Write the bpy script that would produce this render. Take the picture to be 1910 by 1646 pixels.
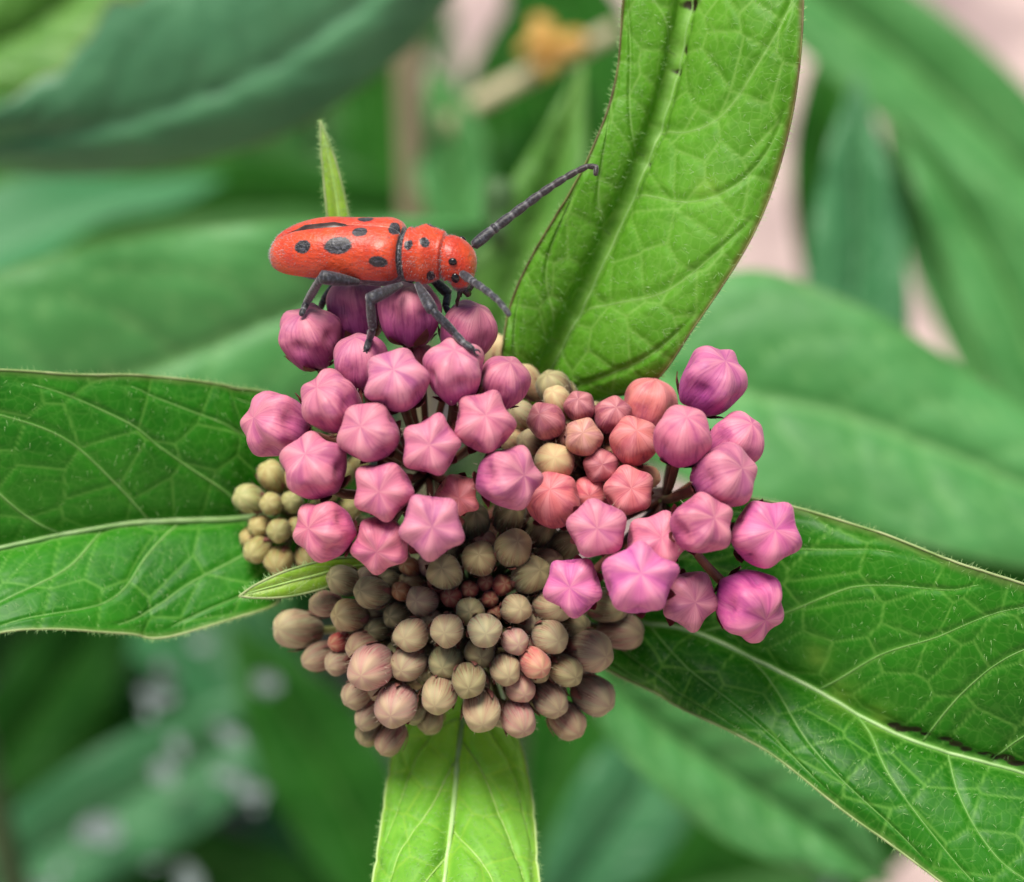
import bpy, math, random
import numpy as np
from mathutils import Vector, Matrix

# ------------------------------------------------------------------ camera, world, sun, exposure
MM = 0.001
PITCH = math.radians(40.0)          # the camera looks down at 40 degrees
DIST = 150.0                        # mm from the lens to the flower head
PXMM = 31.0                         # photograph pixels per mm at that distance
HEAD_Z = 350.0                      # the flower head stands 350 mm above the soil
PW, PH = 1910.0, 1646.0
SP, CP = math.sin(PITCH), math.cos(PITCH)
R_AX = np.array([1.0, 0, 0]); U_AX = np.array([0, SP, CP]); W_AX = np.array([0, -CP, SP])
FOC = np.array([0, 0, HEAD_Z])

scene = bpy.context.scene
for o in list(bpy.data.objects):
    bpy.data.objects.remove(o)
COL = scene.collection
cam_d = bpy.data.cameras.new('camera'); cam = bpy.data.objects.new('camera', cam_d); COL.objects.link(cam)
cam.location = Vector((FOC + W_AX * DIST) * MM)
cam.rotation_euler = (math.pi / 2 - PITCH, 0, 0)
cam_d.sensor_width = 36.0
cam_d.lens = 36.0 * DIST / (PW / PXMM)
cam_d.clip_start = 0.002; cam_d.clip_end = 100.0
cam_d.dof.use_dof = True
cam_d.dof.focus_distance = (DIST + 1.0) * MM
cam_d.dof.aperture_fstop = cam_d.lens / 3.7
scene.camera = cam
scene.render.resolution_x = 1024; scene.render.resolution_y = 882

SUN_EL, SUN_AZ = math.radians(80), math.radians(265)   # azimuth: from +Y clockwise
world = bpy.data.worlds.new('World'); scene.world = world; world.use_nodes = True
wn = world.node_tree; wn.nodes.clear()
sky = wn.nodes.new('ShaderNodeTexSky'); sky.sky_type = 'NISHITA'; sky.sun_disc = False
sky.sun_elevation = SUN_EL; sky.sun_rotation = SUN_AZ
sky.air_density = 1.0; sky.dust_density = 3.0; sky.ozone_density = 0.6
bg = wn.nodes.new('ShaderNodeBackground'); bg.inputs[1].default_value = 0.070
wo = wn.nodes.new('ShaderNodeOutputWorld')
wn.links.new(sky.outputs[0], bg.inputs[0]); wn.links.new(bg.outputs[0], wo.inputs[0])
sun_d = bpy.data.lights.new('sun', 'SUN'); sun_d.energy = 4.4; sun_d.angle = math.radians(30); sun_d.color = (1, 0.95, 0.87)
sun = bpy.data.objects.new('sun', sun_d); COL.objects.link(sun)
sdir = Vector((math.sin(SUN_AZ) * math.cos(SUN_EL), math.cos(SUN_AZ) * math.cos(SUN_EL), math.sin(SUN_EL)))
sun.rotation_euler = sdir.to_track_quat('Z', 'Y').to_euler(); sun.location = sdir * 2
scene.view_settings.view_transform = 'Standard'; scene.view_settings.look = 'None'
scene.view_settings.gamma = 1.0; scene.view_settings.exposure = 0.30
scene.cycles.max_bounces = 6; scene.cycles.diffuse_bounces = 3; scene.cycles.glossy_bounces = 2; scene.cycles.transmission_bounces = 3

rng = np.random.default_rng(7); random.seed(7)

# ------------------------------------------------------------------ frame helpers (all in mm)
def C2W(c):                          # local frame of the flower head (right, up-slope, towards viewer) -> world mm
    c = np.asarray(c, float)
    return FOC + c[..., 0:1] * R_AX + c[..., 1:2] * U_AX + c[..., 2:3] * W_AX
def PC(px, py, w):                   # measured position and depth -> local frame
    px, py, w = np.broadcast_arrays(np.asarray(px, float), np.asarray(py, float), np.asarray(w, float))
    k = (DIST - w) / DIST / PXMM
    return np.stack([(px - PW / 2) * k, (PH / 2 - py) * k, w], -1)
def P(px, py, w): return C2W(PC(px, py, w))
def D(c): c = np.asarray(c, float); return c[0] * R_AX + c[1] * U_AX + c[2] * W_AX

def catmull(pts, t):
    pts = np.asarray(pts, float); n = len(pts) - 1
    e = np.vstack([2 * pts[0] - pts[1], pts, 2 * pts[-1] - pts[-2]])
    x = np.clip(np.asarray(t, float), 0, 1) * n
    i = np.minimum(x.astype(int), n - 1); f = (x - i)[:, None]
    a, b, c, d = e[i], e[i + 1], e[i + 2], e[i + 3]
    return 0.5 * (2 * b + (c - a) * f + (2 * a - 5 * b + 4 * c - d) * f ** 2 + (3 * b - a - 3 * c + d) * f ** 3)

def smooth(a, b, x):
    t = np.clip((x - a) / (b - a), 0, 1); return t * t * (3 - 2 * t)
def norm(v): v = np.asarray(v, float); return v / (np.linalg.norm(v, axis=-1, keepdims=True) + 1e-12)

class MB:
    """collects verts (mm, world) and faces for one mesh"""
    def __init__(s): s.v = []; s.f = []; s.n = 0; s.at = {}
    def add(s, v, f, **at):
        v = np.asarray(v, float); s.v.append(v)
        for q in f: s.f.append(tuple(int(i) + s.n for i in q))
        for k, a in at.items(): s.at.setdefault(k, []).append(np.broadcast_to(np.asarray(a, float), (len(v),) + np.shape(a)[1:] if np.ndim(a) > 1 else (len(v),)))
        s.n += len(v); return s
    def build(s, name, mat, parent=None, origin=None, smooth_shade=True):
        v = np.concatenate(s.v); o = np.zeros(3) if origin is None else np.asarray(origin, float)
        ob = mesh_obj(name, (v - o) * MM, s.f, mat, {k: np.concatenate(a) for k, a in s.at.items()}, parent, smooth_shade)
        return ob

def mesh_data(name, v, f, mat, at=None, smooth_shade=True):
    me = bpy.data.meshes.new(name)
    me.from_pydata(np.asarray(v).tolist(), [], f if isinstance(f, list) else np.asarray(f).tolist())
    if smooth_shade: me.polygons.foreach_set('use_smooth', np.ones(len(me.polygons), bool))
    for k, a in (at or {}).items():
        a = np.asarray(a, np.float32)
        if a.ndim == 1:
            A = me.attributes.new(k, 'FLOAT', 'POINT'); A.data.foreach_set('value', a)
        else:
            A = me.attributes.new(k, 'FLOAT_VECTOR', 'POINT'); A.data.foreach_set('vector', a.ravel())
    me.materials.append(mat); me.update()
    return me
def mesh_obj(name, v, f, mat, at=None, parent=None, smooth_shade=True):
    return link(name, mesh_data(name, v, f, mat, at, smooth_shade), parent)
def link(name, me, parent=None):
    o = bpy.data.objects.new(name, me); COL.objects.link(o)
    if parent: o.parent = parent
    return o
def empty(name, loc_mm):
    o = bpy.data.objects.new(name, None); COL.objects.link(o); o.location = Vector(np.asarray(loc_mm) * MM)
    o.empty_display_size = 0.005; return o
def tag(o, label=None, cat=None, group=None, kind=None):
    if label: o['label'] = label
    if cat: o['category'] = cat
    if group: o['group'] = group
    if kind: o['kind'] = kind
    return o

def tube(pts, rad, n=8, cap=True, flat=None):
    """swept tube; pts (k,3), rad scalar/array"""
    pts = np.asarray(pts, float); k = len(pts); rad = np.broadcast_to(np.asarray(rad, float), (k,))
    T = norm(np.gradient(pts, axis=0))
    a = np.array([0, 0, 1.0]) if abs(T[0][2]) < 0.9 else np.array([1.0, 0, 0])
    N = norm(np.cross(T[0], a)); ang = np.arange(n) * 2 * math.pi / n
    V = np.zeros((k, n, 3))
    for i in range(k):
        N = norm(N - T[i] * np.dot(N, T[i])); B = np.cross(T[i], N)
        V[i] = pts[i] + rad[i] * (np.cos(ang)[:, None] * N + np.sin(ang)[:, None] * B)
    f = []
    for i in range(k - 1):
        for j in range(n):
            f.append((i * n + j, i * n + (j + 1) % n, (i + 1) * n + (j + 1) % n, (i + 1) * n + j))
    v = V.reshape(-1, 3)
    if cap:
        v = np.vstack([v, pts[0] - T[0] * rad[0] * .6, pts[-1] + T[-1] * rad[-1] * .6]); b = k * n
        for j in range(n):
            f.append((b, (j + 1) % n, j)); f.append((b + 1, (k - 1) * n + j, (k - 1) * n + (j + 1) % n))
    return v, f

def grid_faces(nu, nv, wrap=False):
    i = np.arange(nu - 1)[:, None]; j = np.arange(nv if wrap else nv - 1)[None, :]; j2 = (j + 1) % nv
    q = np.stack(np.broadcast_arrays(i * nv + j, i * nv + j2, (i + 1) * nv + j2, (i + 1) * nv + j), -1)
    return q.reshape(-1, 4)

# ------------------------------------------------------------------ materials
def mat_new(name):
    m = bpy.data.materials.new(name); m.use_nodes = True; nt = m.node_tree; nt.nodes.clear()
    return m, nt
class NT:
    def __init__(s, nt): s.t = nt
    def n(s, typ, **kw):
        x = s.t.nodes.new(typ)
        for k, v in kw.items(): setattr(x, k, v)
        return x
    def l(s, a, b): s.t.links.new(a, b)
    def val(s, sock, v):
        if hasattr(v, 'is_linked') or isinstance(v, bpy.types.NodeSocket): s.l(v, sock)
        else: sock.default_value = v
    def attr(s, name, out='Fac'):
        a = s.n('ShaderNodeAttribute', attribute_name=name); return a.outputs[out]
    def mix(s, fac, a, b, mode='MIX'):
        x = s.n('ShaderNodeMix', data_type='RGBA', blend_type=mode)
        s.val(x.inputs[0], fac); s.val(x.inputs[6], a if not isinstance(a, tuple) else (*a, 1)[:4]); s.val(x.inputs[7], b if not isinstance(b, tuple) else (*b, 1)[:4])
        return x.outputs[2]
    def math(s, op, a, b=0.0, c=None):
        x = s.n('ShaderNodeMath', operation=op); s.val(x.inputs[0], a); s.val(x.inputs[1], b)
        if c is not None: s.val(x.inputs[2], c)
        return x.outputs[0]
    def ramp(s, fac, a, b, lo=0.0, hi=1.0):
        x = s.n('ShaderNodeMapRange', interpolation_type='SMOOTHSTEP'); s.val(x.inputs[0], fac)
        x.inputs[1].default_value = a; x.inputs[2].default_value = b; x.inputs[3].default_value = lo; x.inputs[4].default_value = hi
        return x.outputs[0]
    def noise(s, scale, detail=3, vec=None, rough=.55):
        x = s.n('ShaderNodeTexNoise'); x.inputs['Scale'].default_value = scale; x.inputs['Detail'].default_value = detail; x.inputs['Roughness'].default_value = rough
        if vec is not None: s.l(vec, x.inputs['Vector'])
        return x.outputs['Fac']
    def coords(s): return s.n('ShaderNodeTexCoord').outputs['Object']
    def bsdf(s, col, rough=.5, **kw):
        b = s.n('ShaderNodeBsdfPrincipled'); s.val(b.inputs['Base Color'], col if not isinstance(col, tuple) else (*col, 1)[:4]); s.val(b.inputs['Roughness'], rough)
        for k, v in kw.items(): s.val(b.inputs[k.replace('_', ' ')], v)
        return b
    def bump(s, h, dist, strength=1.0):
        x = s.n('ShaderNodeBump'); x.inputs['Distance'].default_value = dist; x.inputs['Strength'].default_value = strength
        s.l(h, x.inputs['Height']); return x.outputs[0]
    def out(s, sh):
        o = s.n('ShaderNodeOutputMaterial'); s.l(sh, o.inputs[0])

def leaf_mat(name, base, light, vein, edge, transl=.25, fine=1.0, rough=.45, spots=0.0, spec=.4):
    m, nt = mat_new(name); t = NT(nt)
    co = t.coords()
    big = t.ramp(t.noise(90, 3, co), .35, .68)
    c = t.mix(big, base, light)
    mo = t.ramp(t.noise(900, 2, co), .3, .75)
    c = t.mix(t.math('MULTIPLY', mo, .35 * fine), c, tuple(x * 1.45 for x in light))
    vo = t.n('ShaderNodeTexVoronoi', feature='DISTANCE_TO_EDGE'); vo.inputs['Scale'].default_value = 1500; t.l(co, vo.inputs['Vector'])
    fv = t.ramp(vo.outputs['Distance'], .0, .10, 1, 0)
    c = t.mix(t.math('MULTIPLY', fv, .22 * fine), c, vein)
    vn = t.attr('vein')
    c = t.mix(t.math('MULTIPLY', vn, .8), c, vein)
    eg = t.attr('edge')
    wob = t.math('ADD', eg, t.math('MULTIPLY', t.math('SUBTRACT', t.noise(500, 3, co), .5), .06))
    c = t.mix(t.math('MULTIPLY', t.ramp(wob, .94, .995), .7), c, edge)
    c = t.mix(t.math('MULTIPLY', t.attr('pale'), .35), c, (.28, .44, .06))
    c = t.mix(t.ramp(t.math('ADD', t.attr('dark_mark'), t.math('MULTIPLY', t.math('SUBTRACT', t.noise(1500, 3, co), .5), .5)), .35, .62), c, (.030, .026, .010))
    if spots:
        sp = t.ramp(t.noise(260, 4, co, .7), .66, .72)
        c = t.mix(t.math('MULTIPLY', sp, spots), c, (.12, .07, .02))
    hgt = t.math('ADD', t.math('MULTIPLY', fv, -.5), t.noise(2200, 3, co))
    bm = t.bump(hgt, .00004, .4 * fine)
    b = t.bsdf(c, rough); b.inputs['Specular IOR Level'].default_value = spec; t.l(bm, b.inputs['Normal'])
    tr = t.n('ShaderNodeBsdfTranslucent'); t.l(t.mix(1.0, c, (1.0, 1.0, .45), 'MULTIPLY'), tr.inputs[0])
    mx = t.n('ShaderNodeMixShader'); mx.inputs[0].default_value = transl
    t.l(b.outputs[0], mx.inputs[1]); t.l(tr.outputs[0], mx.inputs[2]); t.out(mx.outputs[0]); return m

def plain_mat(name, a, b, scale=400, rough=.5, bump=0.0, bscale=1500, **kw):
    m, nt = mat_new(name); t = NT(nt); co = t.coords()
    c = t.mix(t.ramp(t.noise(scale, 4, co), .3, .7), a, b)
    s = t.bsdf(c, rough, **kw)
    if bump: t.l(t.bump(t.noise(bscale, 3, co), bump, .8), s.inputs['Normal'])
    t.out(s.outputs[0]); return m

def bud_mat(name, young):
    """object colour = the bud's own tint; seam and height come from the petals"""
    m, nt = mat_new(name); t = NT(nt)
    oc = t.n('ShaderNodeObjectInfo'); main = oc.outputs['Color']; rnd = oc.outputs['Random']
    d = t.attr('dirn', 'Vector'); h = t.attr('hgt'); seam = t.attr('seam'); ridge = t.attr('ridge')
    vm = t.n('ShaderNodeVectorMath', operation='MULTIPLY'); t.l(d, vm.inputs[0])
    vm.inputs[1].default_value = (9, 9, .9) if not young else (11, 11, .8)
    va = t.n('ShaderNodeVectorMath', operation='ADD'); t.l(vm.outputs[0], va.inputs[0])
    cx = t.n('ShaderNodeCombineXYZ'); t.l(t.math('MULTIPLY', rnd, 40), cx.inputs[0]); t.l(t.math('MULTIPLY', rnd, 17), cx.inputs[2]); t.l(cx.outputs[0], va.inputs[1])
    streak = t.noise(1.0, 4, va.outputs[0], .6)
    co = t.n('ShaderNodeVectorMath', operation='MULTIPLY'); t.l(d, co.inputs[0]); co.inputs[1].default_value = (.0022, .0022, .0016); co = co.outputs[0]
    cv = t.n('ShaderNodeVectorMath', operation='ADD'); t.l(co, cv.inputs[0]); t.l(cx.outputs[0], cv.inputs[1]); co = cv.outputs[0]; streak = t.math('ADD', .5, t.math('MULTIPLY', t.math('SUBTRACT', streak, .5), t.ramp(h, .97, .66, .25 if young else .7, 1.0)))
    if not young:
        # lower petals shift to magenta, tips pale
        c = t.mix(t.ramp(h, .12, .72), t.mix(1.0, main, (.74, .42, 1.02), 'MULTIPLY'), main)
        c = t.mix(t.math('MULTIPLY', t.ramp(h, .55, 1.0), t.math('ADD', .16, t.math('MULTIPLY', ridge, .36))), c, (.74, .35, .36))
        c = t.mix(t.math('MULTIPLY', t.ramp(t.noise(650, 3, co), .47, .68), .60), c, t.mix(1.0, main, (.62, .42, .78), 'MULTIPLY'))
        c = t.mix(t.math('MULTIPLY', t.ramp(streak, .48, .68), .50), c, t.mix(1.0, main, (.48, .25, .55), 'MULTIPLY'))
        c = t.mix(t.math('MULTIPLY', t.ramp(streak, .48, .28), .22), c, (.74, .34, .40))
        sm = t.math('MULTIPLY', seam, t.ramp(t.noise(1.6, 2, va.outputs[0]), .35, .65))
        c = t.mix(t.math('MULTIPLY', sm, .70), c, (.17, .022, .10))
        rough = .48; fuzz = .25
    else:
        side = t.mix(t.ramp(t.noise(.5, 2, va.outputs[0]), .38, .62), t.mix(1.0, main, (.85, .85, .80), 'MULTIPLY'), t.mix(1.0, main, (1.0, .72, .78), 'MULTIPLY'))
        top = t.mix(.5, main, (.55, .45, .22))
        star = t.math('MULTIPLY', t.ramp(h, .66, .99), t.math('ADD', .35, t.math('MULTIPLY', ridge, .65)))
        c = t.mix(star, side, top)
        c = t.mix(t.math('MULTIPLY', t.ramp(streak, .49, .64), .65), c, t.mix(1.0, main, (.58, .30, .36), 'MULTIPLY'))
        c = t.mix(t.math('MULTIPLY', t.ramp(streak, .47, .32), .45), c, (.56, .49, .31))
        c = t.mix(t.math('MULTIPLY', seam, .5), c, (.13, .055, .03))
        rough = .6; fuzz = .5
    sp = t.ramp(t.noise(1500, 2, co), .70, .78)
    c = t.mix(t.math('MULTIPLY', sp, .25), c, (.25, .06, .07))
    b = t.bsdf(c, rough); b.inputs['Subsurface Weight'].default_value = .08
    b.inputs['Subsurface Radius'].default_value = (.0010, .0005, .0005); b.inputs['Subsurface Scale'].default_value = .6
    b.inputs['Sheen Weight'].default_value = fuzz * .25; b.inputs['Sheen Roughness'].default_value = .4
    b.inputs['Specular IOR Level'].default_value = .3
    hh = t.math('ADD', t.math('MULTIPLY', streak, 1.0), t.math('MULTIPLY', t.noise(2500, 2, co), .35))
    t.l(t.bump(hh, .00009, .55), b.inputs['Normal']); t.out(b.outputs[0]); return m

def beetle_mat(name):
    m, nt = mat_new(name); t = NT(nt); co = t.coords()
    red = t.mix(t.ramp(t.noise(500, 4, co), .3, .7), (.50, .028, .008), (.66, .068, .012))
    hv = t.n('ShaderNodeMapping'); hv.inputs['Scale'].default_value = (2600, 7000, 7000); t.l(co, hv.inputs[0])
    hair = t.noise(1.0, 3, hv.outputs[0])
    red = t.mix(t.math('MULTIPLY', t.ramp(hair, .58, .75), .22), red, (.72, .30, .22))
    red = t.mix(t.math('MULTIPLY', t.ramp(t.noise(330, 3, co), .52, .72), .45), red, (.60, .10, .010))
    red = t.mix(t.math('MULTIPLY', t.ramp(t.noise(2600, 2, co), .62, .75), .35), red, (.33, .015, .008))
    grey = t.mix(t.ramp(hair, .40, .68), (.035, .037, .045), (.22, .22, .25))
    blk = t.mix(t.ramp(hair, .45, .72), (.006, .006, .008), (.075, .078, .10))
    zone = t.attr('zone'); spot = t.attr('spot')
    wob = t.math('ADD', spot, t.math('MULTIPLY', t.math('SUBTRACT', t.noise(8000, 3, co), .5), .45))
    c = t.mix(zone, grey, red)
    sm = t.ramp(wob, .40, .60)
    c = t.mix(sm, c, blk)
    b = t.bsdf(c, t.math('ADD', t.ramp(t.noise(1800, 3, co), .3, .7, .34, .56), t.math('MULTIPLY', sm, .08))); b.inputs['Specular IOR Level'].default_value = .5
    b.inputs['Coat Weight'].default_value = .32; b.inputs['Coat Roughness'].default_value = .30
    b.inputs['Sheen Weight'].default_value = .25; b.inputs['Sheen Roughness'].default_value = .35
    hh = t.math('ADD', t.math('MULTIPLY', t.noise(3800, 3, co), 1.0), t.math('ADD', t.math('MULTIPLY', hair, .6), t.math('MULTIPLY', t.noise(700, 2, co), 1.6)))
    t.l(t.bump(hh, .00011, .7), b.inputs['Normal']); t.out(b.outputs[0]); return m

def limb_mat(name):
    m, nt = mat_new(name); t = NT(nt); co = t.coords()
    hair = t.noise(5200, 3, co)
    c = t.mix(t.ramp(hair, .40, .80), (.010, .010, .013), (.075, .08, .105))
    c = t.mix(t.math('MULTIPLY', t.attr('ring'), .8), c, (.20, .20, .21))
    c = t.mix(t.math('MULTIPLY', t.attr('brown'), .8), c, (.030, .014, .010))
    b = t.bsdf(c, .5); b.inputs['Sheen Weight'].default_value = .3
    t.l(t.bump(hair, .00006, .7), b.inputs['Normal']); t.out(b.outputs[0]); return m

M = {}
VEIN = (.30, .47, .16)
M['leaf_up'] = leaf_mat('leaf_upright', (.072, .245, .010), (.118, .340, .024), (.27, .50, .11), (.10, .055, .02), .30, .8, .5, 0, .25)
M['leaf_left'] = leaf_mat('leaf_deep', (.010, .118, .002), (.030, .215, .009), (.17, .42, .07), (.13, .24, .05), .20, .5, .45, 0, .26)
M['leaf_right'] = leaf_mat('leaf_deep_two', (.008, .100, .001), (.022, .175, .004), (.18, .43, .07), (.13, .22, .05), .20, .5, .45, 0, .28)
M['leaf_low'] = leaf_mat('leaf_lime', (.160, .450, .036), (.240, .555, .072), (.34, .60, .07), (.34, .55, .08), .32, .5, .5, 0, .25)
M['bract'] = leaf_mat('leaf_bract', (.20, .42, .020), (.31, .52, .05), (.38, .54, .12), (.22, .20, .06), .3)
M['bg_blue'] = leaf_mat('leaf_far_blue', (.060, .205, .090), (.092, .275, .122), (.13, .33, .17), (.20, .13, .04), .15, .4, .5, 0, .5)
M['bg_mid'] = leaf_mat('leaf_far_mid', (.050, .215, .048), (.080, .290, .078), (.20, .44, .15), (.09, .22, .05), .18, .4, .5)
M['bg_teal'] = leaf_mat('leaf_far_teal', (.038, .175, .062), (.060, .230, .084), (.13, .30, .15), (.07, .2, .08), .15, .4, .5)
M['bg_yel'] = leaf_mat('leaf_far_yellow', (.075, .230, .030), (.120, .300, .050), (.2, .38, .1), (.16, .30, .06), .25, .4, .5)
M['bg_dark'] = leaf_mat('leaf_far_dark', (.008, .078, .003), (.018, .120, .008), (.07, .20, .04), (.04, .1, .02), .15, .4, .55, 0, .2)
M['midrib'] = plain_mat('midrib_pale', (.24, .44, .13), (.36, .53, .22), 600, .45, .00003)
M['midrib_low'] = plain_mat('midrib_lime', (.38, .60, .20), (.48, .67, .30), 600, .45, .00003)
M['vein'] = plain_mat('vein_pale', (.13, .32, .06), (.20, .40, .10), 700, .5)
M['vein_up'] = plain_mat('vein_pale_two', (.20, .40, .09), (.28, .47, .14), 700, .5)
M['vein_low'] = plain_mat('vein_lime', (.30, .52, .10), (.38, .58, .16), 700, .5)
M['margin'] = plain_mat('margin_pale', (.17, .28, .07), (.33, .40, .17), 500, .6)
M['margin_red'] = plain_mat('margin_brown', (.085, .045, .018), (.16, .17, .04), 400, .6)
M['margin_low'] = plain_mat('margin_lime', (.34, .52, .14), (.45, .60, .24), 500, .6)
M['hair'] = plain_mat('hair_white', (.20, .40, .10), (.36, .54, .22), 300, .6)
M['bud'] = bud_mat('petal_pink', False)
M['young'] = bud_mat('petal_young', True)
M['pedicel'] = plain_mat('pedicel_red', (.085, .022, .018), (.15, .05, .032), 700, .5, .00003)
M['pedicel_g'] = plain_mat('pedicel_green', (.16, .17, .05), (.24, .24, .09), 700, .5, .00003)
M['sepal'] = plain_mat('sepal_red', (.16, .035, .035), (.26, .075, .06), 900, .5, .00003)
M['sepal_y'] = plain_mat('sepal_dusky', (.30, .060, .085), (.26, .15, .085), 900, .55, .00003)
M['fuzz'] = plain_mat('fuzz_pale', (.40, .33, .24), (.55, .48, .36), 900, .6)
M['stem'] = plain_mat('stem_green', (.07, .17, .03), (.12, .22, .06), 120, .5)
M['stem_far'] = plain_mat('stem_far', (.045, .11, .03), (.07, .15, .045), 60, .6)
M['stem_dry'] = plain_mat('stem_dry', (.40, .36, .22), (.52, .46, .28), 60, .6)
M['beetle'] = beetle_mat('beetle_shell'); M['limb'] = limb_mat('beetle_limb')
M['eye'] = plain_mat('beetle_eye', (.006, .006, .007), (.012, .012, .014), 900, .15)
M['mouth'] = plain_mat('beetle_mouth', (.020, .012, .010), (.06, .03, .022), 2000, .35, .00005)
M['down'] = plain_mat('down_grey', (.20, .19, .20), (.42, .38, .38), 900, .6)
M['soil'] = plain_mat('soil_pink', (.26, .19, .185), (.66, .50, .46), 22, .9, .003, 90)
M['pale'] = plain_mat('patch_pale', (.26, .34, .32), (.56, .64, .63), 260, .4, .0003, 600)
M['orange'] = plain_mat('petal_orange', (.50, .27, .05), (.62, .36, .09), 200, .5)

# ------------------------------------------------------------------ the setting: soil
def build_soil():
    n = 90; x = np.sign(np.linspace(-1, 1, n)) * np.abs(np.linspace(-1, 1, n)) ** 2.4 * 20000
    X, Y = np.meshgrid(x, x + 300, indexing='ij'); Z = 3 * np.sin(X / 37) * np.cos(Y / 43) * np.exp(-(X ** 2 + Y ** 2) / 1e6) - 4
    v = np.stack([X, Y, Z], -1).reshape(-1, 3) * MM
    o = mesh_obj('ground', v, [tuple(q) for q in grid_faces(n, n)], M['soil']); tag(o, kind='structure')
build_soil()

# ------------------------------------------------------------------ leaves
def rows_eval(rows, ns):
    """rows: (px,py,w,wl,wr,dl,dr) -> midrib, left edge, right edge in world mm, plus lateral bulge"""
    rows = np.array([list(r) + [0] * (7 - len(r)) for r in rows], float)
    s = np.linspace(0, 1, ns); c = catmull(rows, s)
    c[:, 3:5] = np.maximum(c[:, 3:5], .4)
    d = norm(np.gradient(c[:, :2], axis=0)); per = np.stack([d[:, 1], -d[:, 0]], -1)
    return c, per

def voronoi_edge(x, y, cell, seed):
    r = np.random.default_rng(seed); J = r.random((257, 257, 2))
    gx, gy = x / cell, y / cell; ix, iy = np.floor(gx).astype(int), np.floor(gy).astype(int)
    best = np.full(x.shape, 9.0); bx = np.zeros_like(x); by = np.zeros_like(y); cand = []
    for a in range(-2, 3):
        for b in range(-2, 3):
            j = J[(ix + a) % 257, (iy + b) % 257]; qx = ix + a + .1 + .8 * j[..., 0] - gx; qy = iy + b + .1 + .8 * j[..., 1] - gy
            dd = qx * qx + qy * qy; cand.append((qx, qy)); m = dd < best
            best = np.where(m, dd, best); bx = np.where(m, qx, bx); by = np.where(m, qy, by)
    e = np.full(x.shape, 9.0)
    for qx, qy in cand:
        dx, dy = qx - bx, qy - by; L = np.sqrt(dx * dx + dy * dy); ok = L > 1e-6
        e = np.where(ok, np.minimum(e, (0.5 * ((qx + bx) * dx + (qy + by) * dy)) / np.where(ok, L, 1)), e)
    return e * cell

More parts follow.
